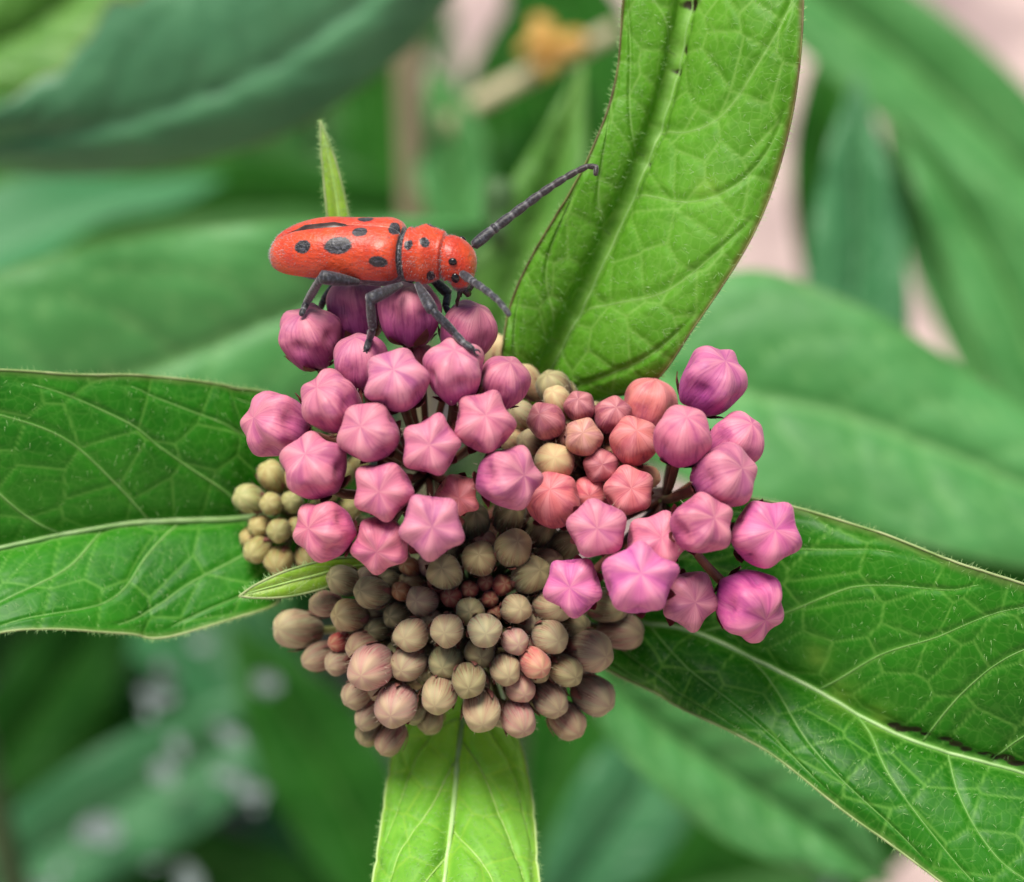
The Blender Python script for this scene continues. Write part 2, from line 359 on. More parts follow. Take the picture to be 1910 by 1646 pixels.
def leaf(parent, origin, rows, mat, ns=220, nt=90, nsec=9, quilt=.22, cell=2.3, bulge=(.8, .8), seed=0, groove=.5,
         parts=None, wav=.35, hairs=0, marg_hair=0, name='leaf', label=None, sec=(.10, .16), rag=0.0, dark_marks=(), pale=()):
    r = np.random.default_rng(seed + 100)
    c, per = rows_eval(rows, ns)
    t = np.linspace(-1, 1, nt); t = np.sign(t) * np.abs(t) ** .95
    T = np.abs(t)[None, :]; L_ = (t < 0)[None, :]
    wid = np.where(L_, c[:, 3:4], c[:, 4:5]); dep = np.where(L_, c[:, 5:6], c[:, 6:7]); sg = np.where(L_, 1.0, -1.0)
    if rag:
        s_ = np.linspace(0, 1, ns)[:, None]
        rg = 1 + rag * (np.sin(s_ * 40 + 1) * .5 + np.sin(s_ * 93) * .3 + np.sin(s_ * 17) * .6)
        wid = np.where(L_, wid * rg, wid)
    px = c[:, 0:1] + sg * per[:, 0:1] * wid * T; py = c[:, 1:2] + sg * per[:, 1:2] * wid * T
    s = np.linspace(0, 1, ns)[:, None] + 0 * T
    bl = np.where(L_, bulge[0], bulge[1])
    full = np.clip(wid / 60, 0, 1)
    w = c[:, 2:3] + dep * T ** 1.1 * full + bl * np.sin(np.pi * np.clip(T, 0, 1)) * full
    w = w + wav * np.sin(s * 23 + np.where(L_, 0, 2) + seed) * T ** 3 * full
    G = P(px, py, w)
    # physical coordinates
    ms = np.concatenate([[0], np.cumsum(np.linalg.norm(np.diff(G[:, nt // 2], axis=0), axis=-1))]); Ltot = ms[-1]
    lat = np.linalg.norm(G - G[:, nt // 2:nt // 2 + 1], axis=-1)
    X = ms[:, None] + 0 * lat; Yl = lat * np.sign(t)[None, :]
    sl = X / Ltot
    warp = .012 * np.sin(sl * 19 + seed) + .009 * np.sin(sl * 37 + 2 * seed)
    phi = nsec * (sl + warp - (sec[0] * T + sec[1] * T ** 4) * (1 + .0 * sl)) * 1.0 + np.where(L_, .37, 0) + seed * .31
    phi = phi + .05 * np.sin(T * 7 + np.round(phi) * 2.1)
    gy, gx = np.gradient(phi); step = Ltot / ns
    d2 = np.abs(phi - np.round(phi)) / (nsec / Ltot * 1.25)
    d3 = voronoi_edge(X + .3 * Yl + 50, Yl + 60, cell, seed + 5)
    d4 = voronoi_edge(X + 20, Yl + 90, cell * .45, seed + 9)
    fade = 1 - smooth(.86, .97, T)
    vein = np.maximum.reduce([np.exp(-(d2 / .13) ** 2) * .75 * fade, np.exp(-(d3 / .075) ** 2) * .62, np.exp(-(d4 / .05) ** 2) * .20])
    vein = np.maximum(vein, np.exp(-(lat / (.22 if groove < .9 else .11)) ** 2) * (1 if groove < .9 else .6))
    h = quilt * (1.0 * smooth(0, .9, d2) * fade + .45 * smooth(0, .5, d3) + .10 * smooth(0, .25, d4)) * full
    h = h - groove * np.exp(-(lat / .7) ** 2)
    du = np.gradient(G, axis=0); dv = np.gradient(G, axis=1); Nn = norm(np.cross(du, dv))
    if np.mean(Nn @ W_AX) < 0: Nn = -Nn
    G2 = G + Nn * h[..., None]
    T2 = T + 0 * s
    at = {'vein': vein.ravel(), 'edge': T2.ravel()}
    if dark_marks or pale:                                # eaten brown blemishes, dark dots along a midrib and yellowed spots of the blade
        sc = np.zeros_like(vein); pl = np.zeros_like(vein); rough_ = .5 + .5 * np.sin(X * 3.1 + 2 * Yl) * np.sin(Yl * 5 + X)
        for x0, y0, rx_, ry_ in dark_marks: sc = np.maximum(sc, np.exp(-((px - x0) / rx_) ** 2 - ((py - y0) / ry_) ** 2))
        for x0, y0, r0_ in pale: pl = np.maximum(pl, np.exp(-(((px - x0) ** 2 + (py - y0) ** 2) / r0_ ** 2)))
        at['dark_mark'] = (sc * (.75 + .5 * rough_)).ravel(); at['pale'] = (pl * (.5 + .5 * rough_)).ravel(); G2 = G2 - Nn * (.25 * sc)[..., None]
    ob = mesh_obj(name, (G2.reshape(-1, 3) - origin) * MM, [tuple(q) for q in grid_faces(ns, nt).tolist()], mat, at, parent)
    if label: ob['label'] = label
    if parts:
        rib_m, vein_m, marg_m, rr = parts
        mid = G2[:, nt // 2]; rad = rr * (1.05 - np.linspace(0, 1, ns)) ** .7; st = 2
        mb = MB(); v, f = tube((mid + Nn[:, nt // 2] * .02)[::st], rad[::st], 8); mb.add(v, f); mb.build('midrib', rib_m, ob, origin)
        for side, cols in (('l', np.where(t < 0)[0]), ('r', np.where(t >= 0)[0])):
            cols = cols[np.argsort(np.abs(t[cols]))]; tt = np.abs(t[cols]); use = cols[tt < .93]
            lo, hi = int(np.ceil(phi[:, use].min())), int(np.floor(phi[:, use].max()))
            for k in range(lo, hi + 1):
                pts = []
                for q in use[::2]:
                    col = phi[:, q]; z = np.where((col[:-1] - k) * (col[1:] - k) <= 0)[0]
                    if len(z) == 0: break
                    i = z[0]; fr = (k - col[i]) / (col[i + 1] - col[i] + 1e-9)
                    pts.append(G2[i, q] * (1 - fr) + G2[i + 1, q] * fr + Nn[i, q] * .0)
                if len(pts) > 6:
                    pts = np.array(pts); mb = MB(); v, f = tube(pts, np.linspace(.075, .025, len(pts)) * (rr / .3), 6); mb.add(v, f); mb.build('side_vein', vein_m, ob, origin)
        for e in (0, -1):
            mb = MB(); v, f = tube(G2[::2, e], .06 if marg_m is M['margin_red'] else .08, 6); mb.add(v, f); mb.build('margin', marg_m, ob, origin)
    if hairs or marg_hair:
        mb = MB()
        def strand(p, dirv, ln, wd, nn):
            sd = norm(np.cross(dirv, nn + .01)) * wd * .75
            mb.add([p - sd, p + sd, p + dirv * ln * .6 + nn * ln * .15 + sd * .6, p + dirv * ln * .6 + nn * ln * .15 - sd * .6, p + dirv * ln], [(0, 1, 2, 3), (3, 2, 4)])
        ii = r.integers(2, ns - 2, hairs); jj = r.integers(1, nt - 1, hairs)
        for i, j in zip(ii, jj):
            tg = norm(du[i, j] * r.normal(.5, .6) + dv[i, j] * r.normal(0, 1.2) * np.linalg.norm(du[i, j]) / (np.linalg.norm(dv[i, j]) + 1e-9)); strand(G2[i, j], norm(tg + Nn[i, j] * r.uniform(.15, .6)), r.uniform(.20, .45), .014, Nn[i, j])
        for i in r.integers(2, ns - 2, marg_hair):
            e = 0 if r.random() < .5 else -1; o = norm(G2[i, e] - G2[i, 3 if e == 0 else -4]); tg = norm(du[i, e])
            strand(G2[i, e], norm(o + tg * r.normal(.3, .5) + Nn[i, e] * r.normal(.2, .4)), r.uniform(.22, .50), .016, Nn[i, e])
        tag(mb.build('leaf_hair', M['hair'], ob, origin), kind='stuff')
    return ob

NODE = P(880, 1000, -21)
ORG = np.array([NODE[0], NODE[1], 0.0])
plant = empty('milkweed_plant', ORG)
tag(plant, 'flowering milkweed with pink and olive bud clusters, four sharp green leaves, carrying the beetle', 'plant')

leaf(plant, ORG, [(890, 990, -21, 8, 8, 0, 0), (960, 850, -17, 14, 14, 0, 0), (1008, 715, -11, 78, 110, 2.5, 1.5), (1045, 630, -9, 108, 190, 1.6, 3), (1100, 520, -8, 115, 215, 1.2, 3.5),
      (1180, 340, -7, 95, 245, 1.0, 3.6), (1240, 180, -7, 96, 240, 1.0, 3.6), (1278, 0, -7, 115, 222, 1.0, 3.5), (1295, -180, -8, 110, 190, 2, 2), (1300, -350, -10, 75, 120, 2, 1), (1300, -500, -12, 3, 3, 0, 0)],
     M['leaf_up'], 400, 170, 9, .19, 2.6, (.3, 1.2), 3, .95, (M['vein_up'], M['vein_up'], M['margin_red'], .10), .35, 3200, 800, dark_marks=[(1283, 5, 9, 14), (1284, 50, 7, 10), (1270, 95, 6, 16), (1256, 130, 5, 8), (1203, 303, 5, 8)], pale=[(1325, 355, 26)], label='upright light green leaf folded along its midrib, with a brown hairy margin', sec=(.06, .12))
leaf(plant, ORG, [(870, 1010, -22, 8, 8), (740, 985, -19, 12, 12), (620, 965, -16, 70, 120, 1, 1.5), (520, 962, -14, 150, 225, 2, 2), (440, 970, -12.5, 180, 250, 2.5, 2.5), (300, 975, -11, 214, 273, 3, 3), (200, 985, -10, 200, 290, 3, 3), (0, 1025, -8, 155, 340, 3, 3.5),
      (-200, 1075, -7, 150, 330, 2, 3), (-450, 1150, -7, 110, 230, 1, 2), (-700, 1240, -8, 3, 3)],
     M['leaf_left'], 400, 190, 9, .11, 3.3, (.6, .8), 11, .25, (M['midrib'], M['vein'], M['margin'], .30), .4, 1700, 800, label='broad deep green leaf with pale midrib beside the pale green buds', sec=(.14, .14))
leaf(plant, ORG, [(895, 1020, -22, 8, 8), (1010, 1080, -18, 14, 14), (1150, 1150, -13, 190, 95, 2, 1.5), (1300, 1180, -10.5, 268, 140, 3, 2), (1500, 1275, -8, 315, 145, 3.5, 2.5), (1690, 1375, -6, 340, 185, 4, 3), (1910, 1440, -5, 330, 270, 4, 3),
      (2120, 1500, -5, 280, 260, 3, 3), (2350, 1560, -6, 180, 170, 2, 2), (2600, 1620, -8, 3, 3)],
     M['leaf_right'], 420, 190, 10, .12, 3.1, (.6, 1.0), 21, .25, (M['midrib'], M['vein'], M['margin'], .22), .4, 1900, 800, dark_marks=[(1668 + 19 * k, 1353 + 6.0 * k + 4 * math.sin(k * 2.1), 17 + 5 * math.sin(k * 1.7), 5.5 + 2.5 * math.sin(k * 1.3)) for k in range(13) if k not in (4, 8)], pale=[(1525, 1225, 26), (1570, 1300, 34), (1640, 1340, 30)], label='long deep green leaf under the big magenta buds, veins pale and netted', sec=(.10, .16))
leaf(plant, ORG, [(880, 1160, -27, 8, 8), (874, 1255, -18, 30, 30), (866, 1330, -13, 85, 95, -1, -1), (858, 1390, -10.5, 116, 120, -1.2, -1.2), (850, 1480, -8, 142, 128, -1.5, -1.5), (840, 1570, -5.5, 160, 130, -1.5, -1.5), (830, 1650, -3.5, 176, 132, -1.5, -1.5), (815, 1800, -1, 180, 140, -1.5, -1.5), (800, 2000, 0, 120, 110, -1, -1), (790, 2200, -2, 3, 3)],
     M['leaf_low'], 300, 140, 8, .20, 3.0, (.9, .9), 31, .45, (M['midrib_low'], M['vein_low'], M['margin_low'], .26), .2, 3200, 700, label='young lime green leaf with white midrib hanging below the olive buds', sec=(.16, .16))
leaf(plant, ORG, [(700, 700, -14, 6, 6), (655, 560, -11, 13, 13), (636, 440, -9, 20, 20, .6, -.4), (627, 370, -8.5, 20, 17, .6, -.4), (616, 310, -8.3, 15, 13, .5, -.3), (606, 265, -8.2, 9, 8), (597, 223, -8.2, 1, 1)],
     M['bract'], 120, 26, 4, .05, 1.2, (.3, .3), 41, .1, (M['vein_low'], M['vein_low'], M['margin'], .10), .05, 350, 260, name='bract', label='narrow pointed bract standing up behind the beetle')
leaf(plant, ORG, [(720, 1050, -9, 8, 8), (640, 1062, -6, 22, 22, -.4, .3), (585, 1076, -4.5, 26, 25, -.5, .3), (530, 1090, -4, 24, 22, -.5, .3), (480, 1103, -3.7, 14, 13), (444, 1113, -3.6, 1, 1)],
     M['bract'], 120, 30, 4, .05, 1.2, (.35, .35), 43, .1, (M['vein_low'], M['vein_low'], M['margin'], .10), .05, 150, 160, name='bract', label='narrow yellow-green bract pointing away from the olive buds')

# stem of the plant in flower
mb = MB()
sp = np.array([[ORG[0], ORG[1], -6], [ORG[0] + 2, ORG[1] + 3, 90], [ORG[0] - 1, ORG[1] + 2, 190], [NODE[0], NODE[1], NODE[2] - 40], NODE])
sp = catmull(sp, np.linspace(0, 1, 40)); v, f = tube(sp, np.linspace(3.2, 1.7, 40), 14); mb.add(v, f); mb.build('stem', M['stem'], plant, ORG)

# ------------------------------------------------------------------ flower buds
def star5(T, sig):
    f = 0; ws = 0
    for k in np.linspace(-2.5, 2.5, 21):
        x = np.mod(T + k * sig, 2 * np.pi / 5) - np.pi / 5; w = math.exp(-k * k / 2); f = f + w * np.cos(np.pi / 5) / np.cos(x); ws += w
    return f / ws
def bud_mesh(name, kind, seed):
    r = np.random.default_rng(seed)
    nu, nv = (34, 60) if kind == 'pink' else (26, 50)
    if kind == 'pink':
        prof = [(0.0, -1.02), (0.30, -1.0), (0.62, -.86), (0.84, -.52), (0.96, -.10), (1.0, .22), (0.95, .50), (0.74, .78), (0.38, .90), (0.0, .905)]
    elif kind == 'mid':
        prof = [(0.0, -1.1), (0.30, -1.08), (0.66, -.88), (0.90, -.48), (1.0, 0), (0.96, .42), (0.80, .76), (0.52, .98), (0.24, 1.08), (0.0, 1.1)]
    else:
        prof = [(0.0, -1.25), (0.36, -1.2), (0.70, -.95), (0.92, -.5), (1.0, 0), (0.97, .42), (0.82, .78), (0.56, 1.02), (0.27, 1.14), (0.0, 1.17)]
    u = np.linspace(0, 1, nu); pr = catmull(prof, u); rho = np.maximum(pr[:, 0:1], 0); z = pr[:, 1:2]
    th = np.arange(nv) * 2 * np.pi / nv
    tw = r.normal(0, .05) + .12 * (z - .2) * r.choice([-1, 1])
    ph = r.normal(0, .06, 5); amp = 1 + r.normal(0, .12, 5)
    T = th[None, :] + tw; sig = math.radians(r.uniform(6.5, 9.0)); lo, hi = star5(np.array([np.pi / 5]), sig)[0], star5(np.array([0.0]), sig)[0]
    c5 = (star5(T, sig) - lo) / (hi - lo) * 2 - 1
    lobe = np.floor(((T / (2 * np.pi) * 5 + .5) % 5)).astype(int) % 5
    A = amp[lobe]
    cs = np.cos(5 * T); ridge = (.5 + .5 * cs) ** 1.3 + 0 * c5
    star = {'pink': r.uniform(.05, .10), 'mid': .055, 'round': .025}[kind]
    az = star * (np.exp(-((z - .42) / .42) ** 2) + .22 * np.exp(-((z + .35) / .5) ** 2))
    rr = rho * (1 + az * (c5 * A + .1))
    valley = (.5 - .5 * c5)
    rr *= 1 - {'pink': r.uniform(.06, .13), 'mid': .05, 'round': .0}[kind] * valley ** 2.5 * np.exp(-((z - .22) / .26) ** 2)
    sd = np.abs((T / (2 * np.pi) * 5) % 1 - .5)       # 0 on the seam in each valley
    seam = np.exp(-(sd / .045) ** 2) * smooth(-1.0, -.6, z) * (1 - smooth(.25, .75, z))
    rr *= 1 - .022 * seam
    if kind != 'round': seam = np.maximum(seam, .75 * np.exp(-(sd / .13) ** 2) * np.exp(-((z - .22) / .20) ** 2) * (.3 + .7 * r.random(5)[np.floor((T / (2 * np.pi) * 5) % 5).astype(int) % 5]))
    zz = z + {'pink': r.uniform(.05, .085), 'mid': .04, 'round': .03}[kind] * ((.55 * cs + .45 * c5) * A) * np.exp(-((rho - .70) / .27) ** 2) * (z > 0)
    # petal edges hang as five lobes at the base
    zz = zz + (.06 if kind == 'pink' else .03) * c5 * np.exp(-((z + .85) / .25) ** 2) * -1
    wob = 1 + (.02 if kind != 'round' else .035) * np.sin(T * 3 + r.uniform(0, 6)) * 1 + .015 * np.sin(T * 2 + z * 3 + r.uniform(0, 6))
    lean = r.normal(0, .05, 2)
    x = rr * np.cos(th)[None, :] * wob + lean[0] * (z + 1) * .5; y = rr * np.sin(th)[None, :] * wob + lean[1] * (z + 1) * .5
    V = np.stack([x, y, zz + 0 * x], -1).reshape(-1, 3)
    hg = ((z - z.min()) / (z.max() - z.min())) + 0 * x
    dirn = np.stack([np.cos(T), np.sin(T), hg * 3], -1).reshape(-1, 3)
    return mesh_data(name, V, [tuple(q) for q in grid_faces(nu, nv, True).tolist()], M['bud'] if kind != 'round' else M['young'],
                     {'dirn': dirn, 'hgt': hg.ravel(), 'seam': seam.ravel(), 'ridge': (ridge + 0 * x).ravel()})

def calyx_mesh(name, kind, seed):
    """five pointed sepals hugging the base of a bud"""
    r = np.random.default_rng(seed); mb = MB()
    for k in range(5):
        th0 = (k + .5) * 2 * np.pi / 5 + r.normal(0, .08); n = 7; top = (-.45 if kind == 'pink' else .30) + r.normal(0, .15)
        s = np.linspace(0, 1, n); vs = []
        for q in (-1, 0, 1):
            wdt = (.34 if kind == 'pink' else .33) * (1 - s ** 1.8) * q
            zb = (-1.06 if kind == 'pink' else -1.28) + (top + (1.06 if kind == 'pink' else 1.28)) * s
            rho = np.interp(zb, [-1.3, -1.1, -.95, -.5, 0, .4], [.2, .45, .78, .98, 1.06, 1.04]) + .045 + (.07 * s ** 3 if kind != 'pink' else .10 * s ** 2) - .03 * abs(q)
            if kind == 'pink': rho = np.interp(zb, [-1.06, -.98, -.86, -.52, -.1], [.15, .40, .68, .93, 1.02]) + .03 + .09 * s ** 2 - .03 * abs(q)
            vs.append(np.stack([rho * np.cos(th0 + wdt), rho * np.sin(th0 + wdt), zb], -1))
        v = np.stack(vs, 1).reshape(-1, 3); mb.add(v, grid_faces(n, 3).tolist())
    nf = len(mb.f)
    for k in range(16 if kind == 'pink' else 80):       # soft down
        th = r.uniform(0, 6.28); zb = r.uniform(-1.0, -.4) if kind == 'pink' else r.uniform(-1.0, .85)
        rho = np.interp(zb, [-1.2, -.95, -.5, 0, .42, .78, 1.02], [.36, .70, .92, 1, .97, .82, .56]); p = np.array([rho * math.cos(th), rho * math.sin(th), zb])
        d = norm(np.array([math.cos(th), math.sin(th), r.uniform(.2, 1.2)]) + r.normal(0, .35, 3)); sd = norm(np.cross(d, p)) * .010
        mb.add([p - sd, p + sd, p + d * r.uniform(.14, .30)], [(0, 1, 2)])
    me = mesh_data(name, np.concatenate(mb.v), mb.f, M['sepal'] if kind == 'pink' else M['sepal_y']); me.materials.append(M['fuzz'])
    for pl in list(me.polygons)[nf:]: pl.material_index = 1
    return me

BM = {k: [bud_mesh('flower_bud', k, 10 * i + j) for j in range(6)] for i, k in enumerate(('pink', 'mid', 'round'))}
CM = {k: [calyx_mesh('calyx', k, 50 + j) for j in range(3)] for k in ('pink', 'round')}

PINK = (.555, .145, .250); MAG = (.585, .115, .325); SAL = (.66, .145, .15); COR = (.62, .165, .145); DUS = (.42, .11, .125); PEA = (.56, .28, .17)
OLI = (.260, .262, .130); DOL = (.160, .172, .078); BEI = (.42, .375, .225); BRN = (.345, .280, .190); PBR = (.45, .275, .235); GRN = (.42, .42, .15); RED = (.38, .06, .06); ORB = (.32, .13, .05); CRM = (.56, .46, .25)

# x, y, diameter (px of the photograph), colour, shape, lift along the view in mm, optional apex direction
UMBELS = [
 dict(label='cluster of large ripe pink star-shaped buds the beetle stands on', c=(800, 880, -10), R=12.5, ped='pedicel', buds=[
  (588, 626, 120, PINK, 'pink', 0, (-.22, .80, .56)), (660, 580, 116, PINK, 'pink', -.5, (-.05, .97, .25)), (765, 585, 122, PINK, 'pink', 0, (.08, .95, .3)), (872, 618, 104, PINK, 'mid', -1, (.35, .8, .45)),
  (672, 678, 104, PINK, 'mid', -1.2, (-.15, .85, .5)), (740, 712, 119, PINK, 'pink', 1, (-.08, .42, .9)), (850, 694, 114, PINK, 'pink', 1, (.05, .75, .65)), (940, 713, 94, PINK, 'mid', 0, (.25, .75, .6)),
  (785, 668, 54, DUS, 'mid', -4, None), (516, 792, 120, PINK, 'pink', 0, (-.75, .25, .62)), (618, 754, 114, PINK, 'pink', .3, (-.5, .55, .66)), (690, 808, 113, PINK, 'pink', .6, (-.3, .3, .9)),
  (805, 830, 112, PINK, 'pink', 0, (0, .08, 1)), (900, 790, 115, PINK, 'pink', .4, (.08, .3, .95)), (590, 872, 120, PINK, 'pink', .6, (-.25, .48, .84)), (717, 914, 112, PINK, 'pink', 0, (-.1, -.02, 1)),
  (607, 991, 114, PINK, 'pink', .8, (-.6, .05, .8)), (708, 1016, 108, PINK, 'pink', -.6, (-.15, -.35, .92)), (803, 985, 122, PINK, 'pink', 1.2, (.0, -.05, 1)), (852, 924, 86, SAL, 'pink', -2.2, (.1, -.1, 1)),
  (945, 892, 116, PINK, 'pink', .6, (.6, .12, .79))]),
 dict(label='cluster of magenta and pink buds hanging over the long deep green leaf', c=(1240, 930, -10), R=12, ped='pedicel', buds=[
  (1327, 714, 124, MAG, 'pink', -1, (.42, .66, .62)), (1372, 828, 106, PINK, 'mid', -1.5, (.5, .6, .62)), (1272, 815, 110, PINK, 'mid', .6, (.08, .62, .78)), (1347, 895, 120, PINK, 'pink', 0, (.62, .3, .72)),
  (1308, 972, 117, PINK, 'pink', .8, (.45, .3, .84)), (1425, 995, 130, MAG, 'pink', 0, (.25, .2, .95)), (1397, 1126, 130, MAG, 'pink', .6, (.55, -.45, .70)), (1283, 1120, 108, PINK, 'pink', -.8, (.2, -.1, .95)),
  (1195, 1078, 138, MAG, 'pink', 2.2, (.05, .25, .96)), (1072, 1092, 110, MAG, 'pink', 1.6, (-.15, .02, .98)), (1113, 985, 114, PINK, 'pink', .8, (-.05, .05, 1)), (1218, 1016, 112, PINK, 'pink', -.4, (.1, .2, .95))]),
 dict(label='cluster of small coral and peach buds between the two pink clusters', c=(1100, 880, -11), R=8.5, ped='pedicel', buds=[
  (1168, 912, 88, SAL, 'pink', .8, (.05, .15, .98)), (1033, 935, 94, SAL, 'mid', .6, (-.15, .35, .9)), (1097, 922, 62, SAL, 'mid', -1, None), (1122, 866, 62, DUS, 'mid', 0, None), (1182, 823, 84, COR, 'mid', .6, (.1, .4, .9)),
  (1210, 765, 92, COR, 'mid', -1.2, (.2, .9, .3)), (1140, 778, 64, DUS, 'mid', 0, None), (1085, 760, 54, DUS, 'mid', 0, None), (1093, 824, 66, PEA, 'mid', 0, None), (1020, 787, 66, DUS, 'mid', .6, None),
  (1035, 866, 72, CRM, 'round', -.5, (0, .2, .9)), (1062, 815, 46, PEA, 'mid', -1.5, None), (1035, 727, 62, OLI, 'round', -1.5, None), (1042, 752, 54, CRM, 'round', -.8, None), (985, 714, 52, CRM, 'round', -2, None),
  (975, 776, 50, BEI, 'round', -1.5, None), (960, 822, 46, CRM, 'round', -2, None), (992, 826, 48, BEI, 'round', -1.5, None), (1207, 890, 44, PEA, 'round', -2, None), (925, 657, 54, CRM, 'round', -4, (0, .9, .4)),
  (1000, 865, 44, BEI, 'round', -3, None), (1150, 850, 42, PEA, 'round', -3, None), (1075, 785, 40, DUS, 'mid', -3, None)]),
 dict(label='small bunch of pale green unripe buds beside the broad deep green leaf', c=(560, 970, -15), R=5.5, ped='pedicel_g', buds=[
  (507, 890, 56, GRN, 'round', 0, None), (466, 932, 58, GRN, 'round', 0, None), (510, 940, 44, GRN, 'round', .4, None), (541, 938, 46, GRN, 'round', .2, None), (484, 984, 46, GRN, 'round', -1, None), (521, 990, 48, GRN, 'round', .6, None),
  (480, 1026, 52, GRN, 'round', 0, None), (520, 1046, 56, GRN, 'round', .4, None), (572, 1040, 50, GRN, 'round', 0, None), (556, 984, 44, GRN, 'round', 0, None), (470, 1000, 40, GRN, 'round', -1.2, None),
  (548, 898, 44, GRN, 'round', -.5, None), (640, 884, 46, GRN, 'round', -1, None), (662, 872, 40, GRN, 'round', -1, None), (650, 948, 46, GRN, 'round', 0, None), (636, 800, 42, GRN, 'round', -1, None), (668, 985, 44, GRN, 'round', -1, None), (610, 920, 44, GRN, 'round', 0, None)]),
 dict(label='dense dome of olive and beige young buds with a few red ones in the middle', c=(880, 1130, -14), R=11.5, ped='pedicel_g', buds=[
  (950, 963, 68, DOL, 'round', 0, None), (885, 986, 62, DOL, 'round', -1.5, None), (958, 1024, 74, OLI, 'round', 1, None), (1008, 996, 62, DOL, 'round', -1, None), (1044, 1020, 62, DOL, 'round', -1, None), (895, 1042, 70, OLI, 'round', 0, (0, .25, .97)),
  (830, 1068, 72, OLI, 'round', 0, (-.1, .2, .97)), (990, 1074, 72, OLI, 'round', 0, None), (763, 1062, 38, ORB, 'round', -1.5, None), (755, 1101, 38, ORB, 'round', -1.5, None), (646, 1083, 60, OLI, 'round', 0, None), (694, 1106, 64, OLI, 'round', .3, None),
  (608, 1127, 52, BRN, 'round', -.5, None), (652, 1150, 64, OLI, 'round', 0, None), (788, 1122, 60, BRN, 'round', -1, None), (730, 1080, 44, DOL, 'round', -1.5, None), (842, 1114, 42, RED, 'round', -1.8, None), (876, 1100, 36, RED, 'round', -2, None),
  (905, 1088, 34, RED, 'round', -2, None), (936, 1092, 42, RED, 'round', -1.6, None), (914, 1121, 34, RED, 'round', -2, None), (922, 1140, 32, RED, 'round', -2, None), (818, 1092, 40, RED, 'round', -2, None), (876, 1141, 56, OLI, 'round', -.6, None),
  (962, 1137, 58, BEI, 'round', 0, None), (768, 1184, 68, BEI, 'round', .5, None), (834, 1176, 66, BEI, 'round', 1, None), (904, 1176, 68, BEI, 'round', 1, None), (742, 1150, 52, DOL, 'round', -1.5, None), (709, 1172, 48, DOL, 'round', -2, None),
  (960, 1196, 54, PBR, 'round', .3, None), (998, 1234, 60, (.50, .20, .16), 'round', .5, None), (1027, 1133, 72, BEI, 'round', 0, None), (1025, 1186, 66, BEI, 'round', .5, None), (1073, 1168, 54, OLI, 'round', -1, None), (1128, 1133, 64, OLI, 'round', -1.5, None),
  (1100, 1212, 82, BRN, 'round', .3, None), (1157, 1175, 76, BRN, 'round', -1, None), (1054, 1251, 62, OLI, 'round', .8, None), (943, 1250, 60, BEI, 'round', .3, None), (830, 1221, 68, OLI, 'round', -1.2, None), (897, 1215, 62, OLI, 'round', -1.2, None),
  (765, 1238, 68, BRN, 'round', -.3, None), (556, 1174, 78, BEI, 'round', 0, (-.6, .1, .79)), (600, 1224, 58, BRN, 'round', -1.5, None), (634, 1197, 40, RED, 'round', -.8, None), (634, 1233, 48, BRN, 'round', -1, None), (677, 1208, 60, BRN, 'round', 0, None),
  (692, 1242, 86, PBR, 'round', 1.2, (-.25, -.2, .95)), (671, 1296, 56, BRN, 'round', -.5, None), (690, 1330, 54, BRN, 'round', -.5, None), (738, 1315, 86, PBR, 'round', 1.0, (-.15, -.3, .94)), (694, 1366, 52, OLI, 'round', -1, None), (728, 1378, 54, BRN, 'round', -1, None),
  (820, 1295, 70, BEI, 'round', .5, None), (874, 1269, 68, OLI, 'round', 1, None), (897, 1324, 76, BEI, 'round', .5, None), (969, 1280, 58, PBR, 'round', 0, None), (967, 1340, 70, PBR, 'round', .3, None), (1027, 1305, 66, BRN, 'round', 0, None),
  (1107, 1297, 76, BRN, 'round', 0, None), (1057, 1346, 68, BRN, 'round', -.3, None), (1000, 1160, 46, DOL, 'round', -2, None), (860, 1215, 44, DOL, 'round', -2.5, None), (925, 1225, 44, DOL, 'round', -2.5, None), (800, 1255, 44, DOL, 'round', -2.5, None), (730, 1205, 44, DOL, 'round', -2.5, None), (990, 1110, 50, DOL, 'round', -2.5, None)]),
]
rx = np.random.default_rng(77)
for k in range(80):                                   # small buds half hidden in the gaps of the dome
    a_, q_ = rx.uniform(0, 6.28), math.sqrt(rx.random()); x_, y_ = 880 + 235 * q_ * math.cos(a_), 1170 + 185 * q_ * math.sin(a_)
    if math.hypot(x_ - 895, (y_ - 1105) * 1.4) < 105: continue
    UMBELS[4]['buds'].append((x_, y_, rx.uniform(40, 58), [DOL, OLI, BRN, OLI, PBR][rx.integers(5)], 'round', rx.uniform(-2.8, -1.6), None))
for k in range(14):
    a_, q_ = rx.uniform(0, 6.28), math.sqrt(rx.random()); x_, y_ = 1090 + 110 * q_ * math.cos(a_), 820 + 100 * q_ * math.sin(a_)
    UMBELS[2]['buds'].append((x_, y_, rx.uniform(34, 46), [BEI, OLI, PEA, DUS][rx.integers(4)], 'round', rx.uniform(-3.5, -2.5), None))
allb = []
for ui, U in enumerate(UMBELS):
    cc = PC(*U['c']); U['cc'] = cc
    for b in U['buds']:
        x, y, dpx, col, kind, dz, ax = b
        p0 = PC(x, y, 0); rho2 = (p0[0] - cc[0]) ** 2 + (p0[1] - cc[1]) ** 2
        w = cc[2] + math.sqrt(max(U['R'] ** 2 - rho2, 9.0)) + dz
        p = PC(x, y, w); rad = dpx / 2 / PXMM * (DIST - w) / DIST
        rad *= .985 if kind == 'pink' else (1.0 if kind == 'mid' else .95)
        if ui == 2: rad *= 1.08
        a = norm(np.array(ax)) if ax else norm(p - cc)
        allb.append(dict(u=ui, p=p, r=rad, a=a, col=col, kind=kind))
